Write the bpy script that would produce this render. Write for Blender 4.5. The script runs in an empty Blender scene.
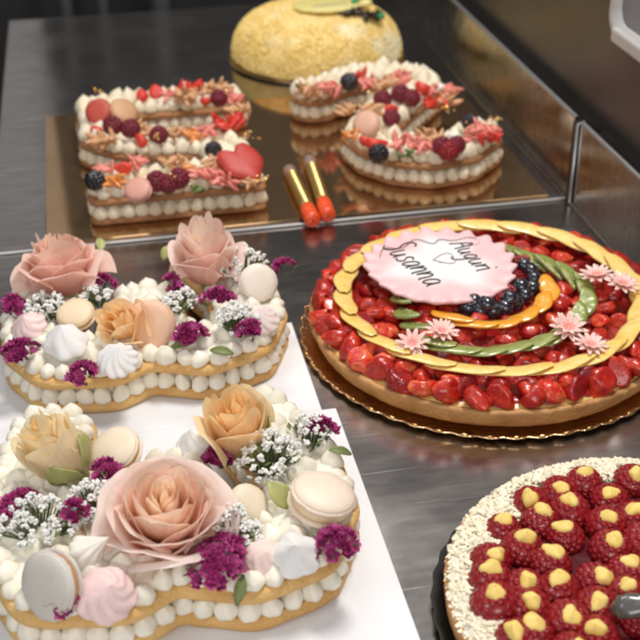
import bpy, bmesh, math, random
import numpy as np
from mathutils import Vector, Matrix, geometry, noise, Quaternion
R = random.Random(7)
PI = math.pi
scene = bpy.context.scene
COL = scene.collection

# ------------------------------------------------------------------ materials
def mat(name, col=(.8,.8,.8), rough=.5, metal=0, coat=0, sss=0, sss_col=None, noise_col=None, nscale=60, namt=.5,
        bump=0, bscale=200, attr=False, spec=.5, trans=0, stretch=None, sheen=0, ndetail=4, nlo=.35, nhi=.65, emis=0):
    m = bpy.data.materials.new(name); m.use_nodes = True
    nt = m.node_tree; N = nt.nodes; Lk = nt.links
    b = N['Principled BSDF']
    b.inputs['Base Color'].default_value = (*col, 1)
    b.inputs['Roughness'].default_value = rough
    b.inputs['Metallic'].default_value = metal
    b.inputs['Coat Weight'].default_value = coat
    b.inputs['Coat Roughness'].default_value = .08
    b.inputs['Specular IOR Level'].default_value = spec
    if sss:
        b.inputs['Subsurface Weight'].default_value = sss
        b.inputs['Subsurface Radius'].default_value = sss_col or (1,.6,.4)
        b.inputs['Subsurface Scale'].default_value = .004
    if trans: b.inputs['Transmission Weight'].default_value = trans
    tc = N.new('ShaderNodeTexCoord'); mp = N.new('ShaderNodeMapping')
    Lk.new(tc.outputs['Object'], mp.inputs['Vector'])
    if stretch: mp.inputs['Scale'].default_value = stretch
    src = None
    if attr:
        a = N.new('ShaderNodeVertexColor'); a.layer_name = 'Col'; src = a.outputs['Color']
    if noise_col:
        n = N.new('ShaderNodeTexNoise'); n.inputs['Scale'].default_value = nscale; n.inputs['Detail'].default_value = ndetail
        Lk.new(mp.outputs[0], n.inputs['Vector'])
        r = N.new('ShaderNodeMapRange'); r.inputs['From Min'].default_value = nlo; r.inputs['From Max'].default_value = nhi
        r.inputs['To Max'].default_value = namt
        Lk.new(n.outputs['Fac'], r.inputs['Value'])
        mx = N.new('ShaderNodeMix'); mx.data_type = 'RGBA'
        Lk.new(r.outputs[0], mx.inputs['Factor'])
        if src: Lk.new(src, mx.inputs['A'])
        else: mx.inputs['A'].default_value = (*col, 1)
        mx.inputs['B'].default_value = (*noise_col, 1)
        src = mx.outputs['Result']
    if src: Lk.new(src, b.inputs['Base Color'])
    if bump:
        n2 = N.new('ShaderNodeTexNoise'); n2.inputs['Scale'].default_value = bscale; n2.inputs['Detail'].default_value = 3
        Lk.new(mp.outputs[0], n2.inputs['Vector'])
        bp = N.new('ShaderNodeBump'); bp.inputs['Strength'].default_value = bump; bp.inputs['Distance'].default_value = .002
        Lk.new(n2.outputs['Fac'], bp.inputs['Height']); Lk.new(bp.outputs[0], b.inputs['Normal'])
    return m

def steel(name, base, lo, hi, sc=(1,1,1), scratch=True, metal=1):
    """worn brushed steel: streaky roughness, smudges and a few thin bright scratches"""
    m = bpy.data.materials.new(name); m.use_nodes = True
    nt = m.node_tree; N = nt.nodes; Lk = nt.links; b = N['Principled BSDF']
    b.inputs['Metallic'].default_value = metal
    tc = N.new('ShaderNodeTexCoord')
    def nz(scale, st, det=5):
        mp = N.new('ShaderNodeMapping'); mp.inputs['Scale'].default_value = st; mp.inputs['Rotation'].default_value = (0,0,.05)
        Lk.new(tc.outputs['Object'], mp.inputs['Vector'])
        n = N.new('ShaderNodeTexNoise'); n.inputs['Scale'].default_value = scale; n.inputs['Detail'].default_value = det
        Lk.new(mp.outputs[0], n.inputs['Vector']); return n
    def rng(s, a, b_, c, d):
        r = N.new('ShaderNodeMapRange'); Lk.new(s, r.inputs['Value'])
        for k, v in (('From Min',a),('From Max',b_),('To Min',c),('To Max',d)): r.inputs[k].default_value = v
        return r.outputs[0]
    brush = nz(5, (sc[0]*3, sc[1]*9, sc[2]*9)); smudge = nz(6, (1,1,1)); fine = nz(14, (sc[0]*2, sc[1]*8, sc[2]*8), 8)
    ad = N.new('ShaderNodeMath'); ad.operation = 'ADD'
    Lk.new(rng(brush.outputs[0], .3, .7, lo, hi), ad.inputs[0]); Lk.new(rng(smudge.outputs[0], .35, .7, -.03, .1), ad.inputs[1])
    Lk.new(ad.outputs[0], b.inputs['Roughness'])
    mx = N.new('ShaderNodeMix'); mx.data_type = 'RGBA'
    mx.inputs['A'].default_value = (*[c*.88 for c in base], 1); mx.inputs['B'].default_value = (*[min(1,c*1.1) for c in base], 1)
    Lk.new(rng(fine.outputs[0], .35, .65, 0, 1), mx.inputs['Factor'])
    res = mx.outputs['Result']
    for q,(ang,st) in enumerate(((.35,(1.2,55,1)),(-.2,(.9,70,1)),(1.3,(1.5,60,1)))):
        mp = N.new('ShaderNodeMapping'); mp.inputs['Rotation'].default_value = (0,0,ang); mp.inputs['Scale'].default_value = st; mp.inputs['Location'].default_value=(q*3.3,q,0)
        Lk.new(tc.outputs['Object'], mp.inputs['Vector']); n = N.new('ShaderNodeTexNoise'); n.inputs['Scale'].default_value = 5; n.inputs['Detail'].default_value = 2
        Lk.new(mp.outputs[0], n.inputs['Vector']); m2 = N.new('ShaderNodeMix'); m2.data_type='RGBA'
        Lk.new(rng(n.outputs[0], .70, .735, 0, .7), m2.inputs['Factor']); Lk.new(res, m2.inputs['A']); m2.inputs['B'].default_value = (.95,.93,.90,1); res = m2.outputs['Result']
    Lk.new(res, b.inputs['Base Color'])
    bp = N.new('ShaderNodeBump'); bp.inputs['Strength'].default_value = .04; bp.inputs['Distance'].default_value = .0006
    Lk.new(brush.outputs[0], bp.inputs['Height'])
    b2 = N.new('ShaderNodeBump'); b2.inputs['Strength'].default_value = .25; b2.inputs['Distance'].default_value = .004
    Lk.new(smudge.outputs[0], b2.inputs['Height']); Lk.new(bp.outputs[0], b2.inputs['Normal'])
    Lk.new(b2.outputs[0], b.inputs['Normal'])
    return m

M = {}
M['steel'] = steel('brushed_steel', (.42,.395,.38), .17, .21)
M['steel_wall'] = steel('side_steel', (.55,.50,.46), .13, .22, (1,1,1))
M['steel_lip'] = mat('lip_steel', (.50,.49,.48), .35, metal=.8)
M['dark_panel'] = mat('dark_panel', (.115,.102,.094), .34, metal=.5, bump=.1, bscale=30, noise_col=(.065,.053,.046), nscale=5, namt=.6)
M['black'] = mat('black_gap', (.012,.012,.012), .5)
M['back'] = mat('back_panel', (.035,.035,.037), .5, noise_col=(.02,.02,.022), nscale=3)
M['post'] = mat('grey_post', (.16,.165,.17), .5)
M['pale'] = mat('pale_reflector', (.62,.63,.65), .5)
M['gold_board'] = mat('gold_board', (.56,.36,.19), .08, metal=.93, bump=.03, bscale=18, noise_col=(.45,.28,.14), nscale=9, namt=.6)
M['gold_lace'] = mat('gold_lace', (.72,.48,.27), .22, metal=1, bump=.5, bscale=260)
M['gold_leaf'] = mat('gold_leaf', (.95,.66,.28), .25, metal=1, bump=.6, bscale=400)
M['card'] = mat('white_card', (.80,.80,.82), .55, noise_col=(.74,.75,.79), nscale=8)
M['cream'] = mat('cream', (.88,.84,.73), .42, sss=.3, sss_col=(1,.8,.5), bump=.08, bscale=150, noise_col=(.85,.79,.64), nscale=40, namt=.5)
M['cream2'] = mat('vanilla_cream', (.86,.78,.62), .5, sss=.25, sss_col=(1,.8,.5), bump=.15, bscale=150, noise_col=(.80,.68,.48), nscale=60, namt=.6)
M['cookie'] = mat('golden_cookie', (.80,.52,.20), .7, bump=.9, bscale=300, noise_col=(.62,.33,.10), nscale=28, namt=.8)
M['cookie2'] = mat('brown_cookie', (.46,.22,.09), .7, bump=.5, bscale=260, noise_col=(.26,.11,.04), nscale=35, namt=.8)
M['crust'] = mat('tart_crust', (.60,.32,.12), .65, bump=1, bscale=160, noise_col=(.36,.16,.05), nscale=30, namt=.8)
M['custard'] = mat('custard', (.78,.54,.17), .3, coat=.6, bump=.5, bscale=90, noise_col=(.6,.36,.1), nscale=50)
M['petal'] = mat('rose_petal', attr=True, rough=.65, spec=.3, bump=.12, bscale=90)
nt_=M['petal'].node_tree; b_=nt_.nodes['Principled BSDF']; tr_=nt_.nodes.new('ShaderNodeBsdfTranslucent'); ms_=nt_.nodes.new('ShaderNodeMixShader')
ms_.inputs[0].default_value=.42; src_=b_.inputs['Base Color'].links[0].from_socket; nt_.links.new(src_,tr_.inputs['Color'])
nt_.links.new(b_.outputs[0],ms_.inputs[1]); nt_.links.new(tr_.outputs[0],ms_.inputs[2]); nt_.links.new(ms_.outputs[0],nt_.nodes['Material Output'].inputs['Surface'])
M['vcol'] = mat('matte_colour', attr=True, rough=.5, sss=.1, bump=.1, bscale=300)
M['vgloss'] = mat('glazed_fruit', attr=True, rough=.22, coat=.9, bump=.3, bscale=330, sss=.15, sss_col=(1,.3,.2))
M['leaf'] = mat('leaf_green', (.17,.21,.06), .5, noise_col=(.09,.13,.04), nscale=60, bump=.3)
M['sepal'] = mat('sepal_green', (.42,.42,.16), .5, noise_col=(.3,.33,.1), nscale=80, bump=.2)
def straw_mat(name,c1,c2,seed_amt):
    """glazed strawberry: mottled flesh, pale seeds in small pits, clear gel coat (berry meshes are about one unit long)"""
    m=mat(name,c1,.5,spec=.25,coat=.75,noise_col=c2,nscale=2.6,namt=1,nlo=.42,nhi=.68)
    nt=m.node_tree; N=nt.nodes; Lk=nt.links; b=N['Principled BSDF']; b.inputs['Coat Roughness'].default_value=.16
    vo=N.new('ShaderNodeTexVoronoi'); vo.inputs['Scale'].default_value=6.5; tc=[n for n in N if n.type=='TEX_COORD'][0]; Lk.new(tc.outputs['Object'],vo.inputs['Vector'])
    r=N.new('ShaderNodeMapRange'); r.inputs['From Min'].default_value=.10; r.inputs['From Max'].default_value=.17; r.inputs['To Min'].default_value=seed_amt; r.inputs['To Max'].default_value=0
    Lk.new(vo.outputs['Distance'],r.inputs['Value']); mx=N.new('ShaderNodeMix'); mx.data_type='RGBA'
    Lk.new(r.outputs[0],mx.inputs['Factor']); src=b.inputs['Base Color'].links[0].from_socket; Lk.new(src,mx.inputs['A']); mx.inputs['B'].default_value=(.75,.42,.10,1); Lk.new(mx.outputs['Result'],b.inputs['Base Color'])
    r2=N.new('ShaderNodeMapRange'); r2.inputs['From Min'].default_value=.05; r2.inputs['From Max'].default_value=.30; Lk.new(vo.outputs['Distance'],r2.inputs['Value'])
    bp=N.new('ShaderNodeBump'); bp.inputs['Strength'].default_value=.5; bp.inputs['Distance'].default_value=.0015; Lk.new(r2.outputs[0],bp.inputs['Height']); Lk.new(bp.outputs[0],b.inputs['Normal'])
    b2=N.new('ShaderNodeBump'); b2.inputs['Strength'].default_value=.25; b2.inputs['Distance'].default_value=.0015; Lk.new(r2.outputs[0],b2.inputs['Height']); Lk.new(b2.outputs[0],b.inputs['Coat Normal'])
    return m
M['straw'] = straw_mat('glazed_strawberry',(.38,.006,.005),(.62,.04,.012),.35)
M['straw_d'] = straw_mat('dark_glazed_strawberry',(.22,.003,.005),(.44,.010,.008),.3)
M['straw_cut'] = straw_mat('cut_strawberry',(.58,.016,.008),(.80,.16,.05),.1)
M['rasp'] = mat('raspberry', (.29,.006,.010), .4, spec=.3, coat=.6, noise_col=(.20,.008,.018), nscale=70, sss=.2, sss_col=(1,.2,.2))
M['glaze'] = mat('strawberry_glaze', (.30,.008,.008), .3, coat=1, noise_col=(.46,.03,.012), nscale=70, bump=.7, bscale=110)
M['jelly'] = mat('red_jelly', (.09,.003,.006), .55, spec=.2, bump=.5, bscale=120)
M['rasp_d'] = mat('dark_raspberry', (.15,.005,.016), .4, coat=.2, noise_col=(.25,.01,.04), nscale=70, sss=.1)
M['blackb'] = mat('blackberry', (.012,.01,.018), .25, coat=.5)
M['blueb'] = mat('blueberry', (.012,.013,.022), .22, coat=1, noise_col=(.03,.035,.06), nscale=80)
M['kiwi'] = mat('kiwi', (.27,.31,.075), .2, coat=1, noise_col=(.46,.48,.20), nscale=110, bump=.3)
M['pine'] = mat('pineapple', (.90,.58,.13), .4, coat=.6, noise_col=(.95,.76,.34), nscale=110, bump=.7, sss=.2, sss_col=(1,.8,.3))
M['orange'] = mat('orange', (.88,.36,.02), .2, coat=1, noise_col=(.88,.42,.05), nscale=60, bump=.35, sss=.2, sss_col=(1,.5,.1))
M['redflesh'] = mat('red_petal', (.68,.022,.014), .38, coat=.4, noise_col=(.75,.10,.04), nscale=4, sss=.2, bump=.2)
M['apric'] = mat('apricot_piece', (.80,.30,.07), .35, coat=.4, noise_col=(.7,.2,.05), nscale=50)
M['pinkp'] = mat('pink_piece', (.85,.32,.26), .45, noise_col=(.7,.10,.08), nscale=60, bump=.3)
M['tan'] = mat('tan_wafer', (.72,.42,.22), .6, noise_col=(.55,.24,.12), nscale=60, bump=.4)
M['curd'] = mat('yellow_cream', (.90,.68,.22), .55, bump=.3, bscale=180, sss=.3, sss_col=(1,.8,.3), noise_col=(.8,.5,.07), nscale=60)
M['flake'] = mat('white_flakes', (.90,.83,.66), .6, noise_col=(.86,.76,.54), nscale=80, bump=.3)
M['lemon'] = mat('lemon_crumb', (.88,.68,.29), .85, noise_col=(.95,.90,.72), nscale=14, namt=.8, bump=.6, bscale=200, nlo=.56, nhi=.72)
M['lemon_c'] = mat('lemon_crumb_bits', (.95,.73,.26), .8, noise_col=(.97,.93,.74), nscale=13, namt=.85, bump=.5, bscale=300, nlo=.54, nhi=.70)
M['plaque'] = mat('sugar_plaque', attr=True, rough=.45, sss=.1, bump=.05)
M['ink'] = mat('food_ink', (.02,.012,.012), .5)
M['ink2'] = mat('pale_ink', (.35,.27,.28), .5)
M['choc'] = mat('chocolate', (.035,.014,.008), .35, coat=.3)
M['green_gem'] = mat('green_candy', (.01,.26,.09), .2, coat=.8)
M['yplaque'] = mat('yellow_plaque', (.83,.72,.22), .45, noise_col=(.85,.78,.45), nscale=12)
M['daisy'] = mat('daisy_sugar', attr=True, rough=.5, sss=.2)
M['candle_gold'] = mat('candle_gold', (.85,.62,.22), .3, metal=1)
M['candle_pink'] = mat('candle_grip', (.55,.38,.32), .35, metal=.6)
M['candle_dark'] = mat('candle_groove', (.12,.08,.03), .5)
M['candle_red'] = mat('candle_red', (.85,.10,.02), .35, coat=.5, noise_col=(.65,.03,.01), nscale=90)
M['plastic'] = mat('white_plastic', (.62,.60,.585), .4, coat=.2)
M['screen'] = mat('grey_insert', (.30,.30,.32), .35, noise_col=(.24,.24,.27), nscale=12)
M['foil'] = mat('pale_gold_foil', (.62,.52,.36), .25, metal=1)
M['doily'] = mat('dark_tray', (.02,.018,.016), .3, metal=.4)
M['gyp'] = mat('white_floret', (.95,.95,.92), .8, sss=.3, sss_col=(1,1,.9), noise_col=(.86,.86,.78), nscale=200)
M['stem'] = mat('green_stem', (.10,.13,.05), .6)
M['spat'] = mat('dark_glaze', (.10,.095,.09), .25, coat=.6)

# ------------------------------------------------------------------ mesh helper
class MB:
    def __init__(s): s.v=[]; s.f=[]; s.c=[]
    def add(s, vs, fs, col=None):
        o=len(s.v); s.v += [tuple(p) for p in vs]; s.f += [tuple(i+o for i in f) for f in fs]
        if col is None: col=(1,1,1)
        s.c += list(col) if isinstance(col, list) else [col]*len(vs)
    def grid(s, rows, closed=False, col=None):
        n=len(rows[0]); vs=[p for r in rows for p in r]; fs=[]
        for i in range(len(rows)-1):
            for j in range(n if closed else n-1):
                a=i*n+j; b=i*n+(j+1)%n; fs.append((a,b,b+n,a+n))
        s.add(vs, fs, col)
    def lathe(s, prof, n=24, mtx=None, col=None, fn=None):
        rows=[]
        for (r,z) in prof:
            row=[]
            for k in range(n):
                a=2*PI*k/n; rr,zz=(r,z) if fn is None else fn(r,z,a)
                p=Vector((rr*math.cos(a),rr*math.sin(a),zz)); row.append(mtx@p if mtx else p)
            rows.append(row)
        s.grid(rows, True, col)
    def ball(s, c, r, n=10, m=7, mtx=None, col=None):
        c=Vector(c); rr = r if hasattr(r,'__len__') else (r,r,r)
        T=(Matrix.Translation(c) @ (mtx or Matrix.Identity(4)))
        rows=[]
        for i in range(m+1):
            t=PI*i/m; t=min(max(t,.02),PI-.02)
            rows.append([T@Vector((rr[0]*math.sin(t)*math.cos(2*PI*k/n), rr[1]*math.sin(t)*math.sin(2*PI*k/n), -rr[2]*math.cos(t))) for k in range(n)])
        s.grid(rows, True, col)
    def box(s, lo, hi, col=None):
        x0,y0,z0=lo; x1,y1,z1=hi
        v=[(x0,y0,z0),(x1,y0,z0),(x1,y1,z0),(x0,y1,z0),(x0,y0,z1),(x1,y0,z1),(x1,y1,z1),(x0,y1,z1)]
        s.add(v,[(0,3,2,1),(4,5,6,7),(0,1,5,4),(1,2,6,5),(2,3,7,6),(3,0,4,7)],col)
    def tube(s, pts, r, n=6, col=None):
        pts=[Vector(p) for p in pts]; rows=[]
        for i,p in enumerate(pts):
            d=(pts[min(i+1,len(pts)-1)]-pts[max(i-1,0)]).normalized()
            a=d.orthogonal().normalized() if abs(d.z)>.95 else d.cross(Vector((0,0,1))).normalized()
            b=d.cross(a); q = r[i] if hasattr(r,'__len__') else r
            rows.append([p+q*(a*math.cos(2*PI*k/n)+b*math.sin(2*PI*k/n)) for k in range(n)])
        s.grid(rows, True, col)
    def mesh(s, name, smooth=True):
        me=bpy.data.meshes.new(name); me.from_pydata(s.v,[],s.f)
        ca=me.color_attributes.new('Col','FLOAT_COLOR','POINT')
        flat=np.ones((len(s.v),4),dtype=np.float32); flat[:,:3]=np.array(s.c,dtype=np.float32); ca.data.foreach_set('color',flat.ravel())
        bm=bmesh.new(); bm.from_mesh(me); bmesh.ops.recalc_face_normals(bm, faces=bm.faces); bm.to_mesh(me); bm.free()
        if smooth: me.polygons.foreach_set('use_smooth',[True]*len(me.polygons))
        return me
    def build(s, name, m, parent=None, smooth=True, **kw):
        return obj(name, s.mesh(name, smooth), m, parent, **kw)

def obj(name, me, m, parent=None, loc=None, rot=None, scale=None):
    if m is not None and not len(me.materials): me.materials.append(m)
    o=bpy.data.objects.new(name, me); COL.objects.link(o)
    if parent: o.parent=parent
    if loc is not None: o.location=loc
    if rot is not None: o.rotation_euler=rot
    if scale is not None: o.scale=scale if hasattr(scale,'__len__') else (scale,)*3
    return o
def tag(o, label=None, cat=None, group=None, kind=None):
    if label: o['label']=label
    if cat: o['category']=cat
    if group: o['group']=group
    if kind: o['kind']=kind
    return o
def thing(name, label, cat, loc=(0,0,0), group=None):
    o=bpy.data.objects.new(name,None); COL.objects.link(o); o.location=loc; o.empty_display_size=.01
    return tag(o,label,cat,group)
def orient(o, axis, spin=0):
    q=Vector(axis).to_track_quat('Z','Y') @ Quaternion((0,0,1), spin)
    o.rotation_mode='QUATERNION'; o.rotation_quaternion=q
    return o
def lerp(a,b,t): return tuple(a[i]+(b[i]-a[i])*t for i in range(3))
def bevel(o, w=.002, seg=2):
    md=o.modifiers.new('bevel','BEVEL'); md.width=w; md.segments=seg; md.limit_method='ANGLE'; return o

# ------------------------------------------------------------------ outlines of the number cakes (union of strokes -> contour)
def cap(p,a,b,r):
    p=p; ax,ay=a; bx,by=b; dx,dy=bx-ax,by-ay
    t=np.clip(((p[0]-ax)*dx+(p[1]-ay)*dy)/(dx*dx+dy*dy+1e-12),0,1)
    return np.hypot(p[0]-ax-t*dx,p[1]-ay-t*dy)-r
def boxd(p,x0,x1,y0,y1,r=.012):
    cx,cy=(x0+x1)/2,(y0+y1)/2; qx=np.abs(p[0]-cx)-(x1-x0)/2+r; qy=np.abs(p[1]-cy)-(y1-y0)/2+r
    return np.hypot(np.maximum(qx,0),np.maximum(qy,0))+np.minimum(np.maximum(qx,qy),0)-r
def sdf(shape):
    def f(p):
        d=None
        for s in shape:
            if s[0]=='path':
                for a,b in zip(s[1][:-1],s[1][1:]):
                    e=cap(p,a,b,s[2]); d=e if d is None else np.minimum(d,e)
            else:
                e=boxd(p,*s[1:]); d=e if d is None else np.minimum(d,e)
        return d
    return f
def contours(f, bb, level, step=.003):
    xs=np.arange(bb[0],bb[1],step); ys=np.arange(bb[2],bb[3],step)
    X,Y=np.meshgrid(xs,ys,indexing='ij'); D=f((X,Y))-level
    seg={}
    def ip(i,j,k,l):
        a,b=D[i,j],D[k,l]; t=a/(a-b); return (xs[i]+(xs[k]-xs[i])*t, ys[j]+(ys[l]-ys[j])*t)
    pts={}
    links={}
    for i in range(len(xs)-1):
        for j in range(len(ys)-1):
            c=[(i,j),(i+1,j),(i+1,j+1),(i,j+1)]; e=[]
            for q in range(4):
                a,b=c[q],c[(q+1)%4]
                if (D[a]<0)!=(D[b]<0):
                    k=(min(a,b),max(a,b)); pts[k]=ip(*k[0],*k[1]); e.append(k)
            for q in range(0,len(e)-1,2):
                links.setdefault(e[q],[]).append(e[q+1]); links.setdefault(e[q+1],[]).append(e[q])
    loops=[]; seen=set()
    for k in links:
        if k in seen: continue
        lp=[k]; seen.add(k); cur=k
        while True:
            nx=[q for q in links[cur] if q not in seen]
            if not nx: break
            cur=nx[0]; seen.add(cur); lp.append(cur)
        if len(lp)>8: loops.append([Vector(pts[q]) for q in lp])
    return loops
def resample(lp, step, off=0):
    n=len(lp); L=[0]
    for i in range(n): L.append(L[-1]+(lp[(i+1)%n]-lp[i]).length)
    T=L[-1]; m=max(3,round(T/step)); out=[]; j=0
    for k in range(m):
        s=(k+off)*T/m
        while j<n-1 and L[j+1]<s: j+=1
        t=(s-L[j])/max(1e-9,L[j+1]-L[j]); out.append(lp[j].lerp(lp[(j+1)%n],min(1,max(0,t))))
    return out
def area(lp): return sum(lp[i-1].x*lp[i].y-lp[i].x*lp[i-1].y for i in range(len(lp)))/2
def slab(name, loops, z0, z1, m, parent, bulge=.0015):
    mb=MB()
    for lp in loops:
        lp=resample(lp,.004)
        if area(lp)<0: lp=lp[::-1]
        n=len(lp)
        lp=[(lp[i-1]+lp[i]*2+lp[(i+1)%n])/4 for i in range(n)]
        nr=[]
        for i in range(n):
            d=(lp[(i+1)%n]-lp[i-1]).normalized(); nr.append(Vector((d.y,-d.x)))
        rows=[]
        for ins,z in ((.0035,z0),(.0006,z0+.0015),(-.0004,(z0+z1)/2),(.0006,z1-.0018),(.0035,z1)):
            rows.append([])
            for i in range(n):
                w=.0007*noise.noise(Vector((lp[i].x*60,lp[i].y*60,z*90)))
                p=lp[i]-nr[i]*(ins+w); rows[-1].append(Vector((p.x,p.y,z+.0006*noise.noise(Vector((p.x*50,p.y*50,3))))))
        mb.grid(rows,True)
        for row in (rows[0],rows[-1]):
            tri=geometry.tessellate_polygon([[Vector((p.x,p.y,0)) for p in row]])
            mb.add(row,tri)
    return mb.build(name,m,parent)

# cream dollops (shared meshes)
def dollop_mesh(r,h,seed,ridge=0,lean=0):
    rr=random.Random(seed); mb=MB()
    prof=[(.0,-.02),(.82,0),(1.02,.10),(1.07,.26),(1.03,.42),(.91,.58),(.72,.71),(.48,.82),(.27,.90),(.12,.97),(.02,1.02)]
    ph=rr.random()*6; lx=rr.uniform(-.35,.35); ly=rr.uniform(-.35,.35)
    rows=[]
    for (a,z) in prof:
        row=[]
        for k in range(24):
            t=2*PI*k/24; q=a*r*(1+ridge*math.cos(6*t+z*3.5)+.07*math.cos(2*t+ph)+.05*math.cos(3*t-ph)+.03*math.sin(9*z+ph+t))
            row.append(Vector((q*math.cos(t)+lx*r*z*z, q*math.sin(t)+ly*r*z*z, z*h)))
        rows.append(row)
    mb.grid(rows,True); return mb.mesh('cream_dollop')
def number_cake(name,label,loc,shape,bb,zs,cookie,cream,dr,dh,step,group=None,max_top=100,ridge=0,lowdr=None,rosette=False):
    """loc is the origin; shape is in world x,y. zs = (bottom cookie top, upper cookie bottom, upper cookie top)"""
    t=thing(name,label,'cake',(loc[0],loc[1],loc[2]),group)
    f0=sdf(shape); f=lambda p:f0((p[0]+loc[0],p[1]+loc[1])); b=(bb[0]-loc[0],bb[1]-loc[0],bb[2]-loc[1],bb[3]-loc[1])
    out=contours(f,b,0)
    slab('cookie_layer',out,0,zs[0],cookie,t)
    slab('cookie_layer',out,zs[1],zs[2],cookie,t)
    fil=slab('cream_filling',contours(f,b,-.012),zs[0]-.001,zs[1]+.001,cream,t)
    top=slab('cream_topping',contours(f,b,-.010),zs[2]-.001,zs[2]+.006,cream,t)
    low=[dollop_mesh(lowdr or dr*.92,(zs[1]-zs[0])*1.12,i,ridge) for i in range(4)]
    up=[dollop_mesh(dr,dh,10+i,ridge) for i in range(5)]
    for x in low+up: x.materials.append(cream)
    for lp in contours(f,b,-dr*.85):
        for p in resample(lp,step):
            obj('cream_dollop',R.choice(low),None,fil,(p.x,p.y,zs[0]-.0005),(0,0,R.uniform(0,6)),(R.uniform(.93,1.1),R.uniform(.93,1.1),1))
    n=0
    for lvl,sm in ((-dr*1.22,1.02),(-dr*3.05,1.35)):
        for lp in contours(f,b,lvl):
            if len(lp)<12: continue
            for p in resample(lp,step*sm,.3):
                if n>=max_top: break
                s=R.uniform(.86,1.10)*(1+(sm-1)*.6)
                obj('cream_dollop',R.choice(up),None,top,(p.x+R.uniform(-.0015,.0015),p.y+R.uniform(-.0015,.0015),zs[2]-.0005),(R.uniform(-.16,.16),R.uniform(-.16,.16),R.uniform(0,6)),(s,s,s*R.uniform(.78,1.12))); n+=1
    if rosette:
        ms=[dollop_mesh(dr*1.15,dh*1.05,30+i,.07) for i in range(4)]
        for x in ms: x.materials.append(cream)
        for lp in contours(f,b,-dr*4.0):
            for p in resample(lp,dr*2.5,.5):
                s=R.uniform(.85,1.1); obj('cream_rosette',R.choice(ms),None,top,(p.x,p.y,zs[2]+.001),(R.uniform(-.2,.2),R.uniform(-.2,.2),R.uniform(0,6)),s)
    return t

# ------------------------------------------------------------------ toppings
PINK=(.97,.60,.50); PINKL=(.99,.86,.80); PEACH=(.98,.70,.38); PEACHL=(.99,.82,.52); YEL=(.99,.70,.26); YELL=(.98,.88,.62)
def petal(mb_rows_cols, a0, span, R0, H, curl, tip, seed, cin, cout, lean=.0, z0=0.0):
    """one rose petal wrapped round the bloom: bowl shaped, with a thin rolled rim"""
    rr=random.Random(seed); nu,nv=25,18; rows=[]; cols=[]
    ph=rr.uniform(0,6); fr=rr.uniform(1.6,2.8); amp=rr.uniform(.02,.05); skew=rr.uniform(-.35,.35); tilt=rr.uniform(-.10,.10)
    for j in range(nv):
        v=j/(nv-1)
        w=math.sin(min(1,v*1.5+.10)*PI/2)**.7
        row=[]
        for i in range(nu):
            u=-1+2*i/(nu-1)
            edge=(1-abs(u)**2.6*.42)*(1+tilt*u*.6)+tip*max(0,1-abs(u)*2.0)
            cup=math.sin(min(1,v*1.25)*PI*.5)**.8
            r=R0*(.14+.86*cup)*(1-.07*u*u*(1-v))-R0*lean*v*v
            z=z0+H*v*edge
            k=max(0,(v-.55)/.45)**2; roll=max(0,(v-.84)/.16)
            cc=curl*(1+skew*u+.35*abs(u))
            r+=R0*cc*k*.9; z-=H*cc*k*.30
            r+=R0*(.05+.09*curl)*math.sin(roll*PI*.6)*(1-.3*abs(u)); z-=H*(.02+.07*curl)*(1-math.cos(roll*PI*.6))
            wv=max(0,(v-.35)/.65)
            r+=R0*amp*wv*math.sin(fr*u*2+ph)+R0*.030*wv*noise.noise(Vector((u*3.2+seed,v*2,ph)))*1.6+R0*.010*math.sin(9*u+ph*2)*v; z+=H*amp*1.3*wv*math.cos(fr*u*2.1+ph)
            a=a0+span*w*u+.05*math.sin(ph+v*4)
            row.append(Vector((r*math.cos(a),r*math.sin(a),z)))
            q=min(1,max(0,v**1.3*1.05-.12*abs(u)))
            vein=.09*noise.noise(Vector((u*26,v*2.2,seed%50)))
            cols.append(tuple(min(1,max(0,c_+vein)) for c_ in lerp(cin,cout,q)))
        rows.append(row)
    return rows,cols
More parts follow.
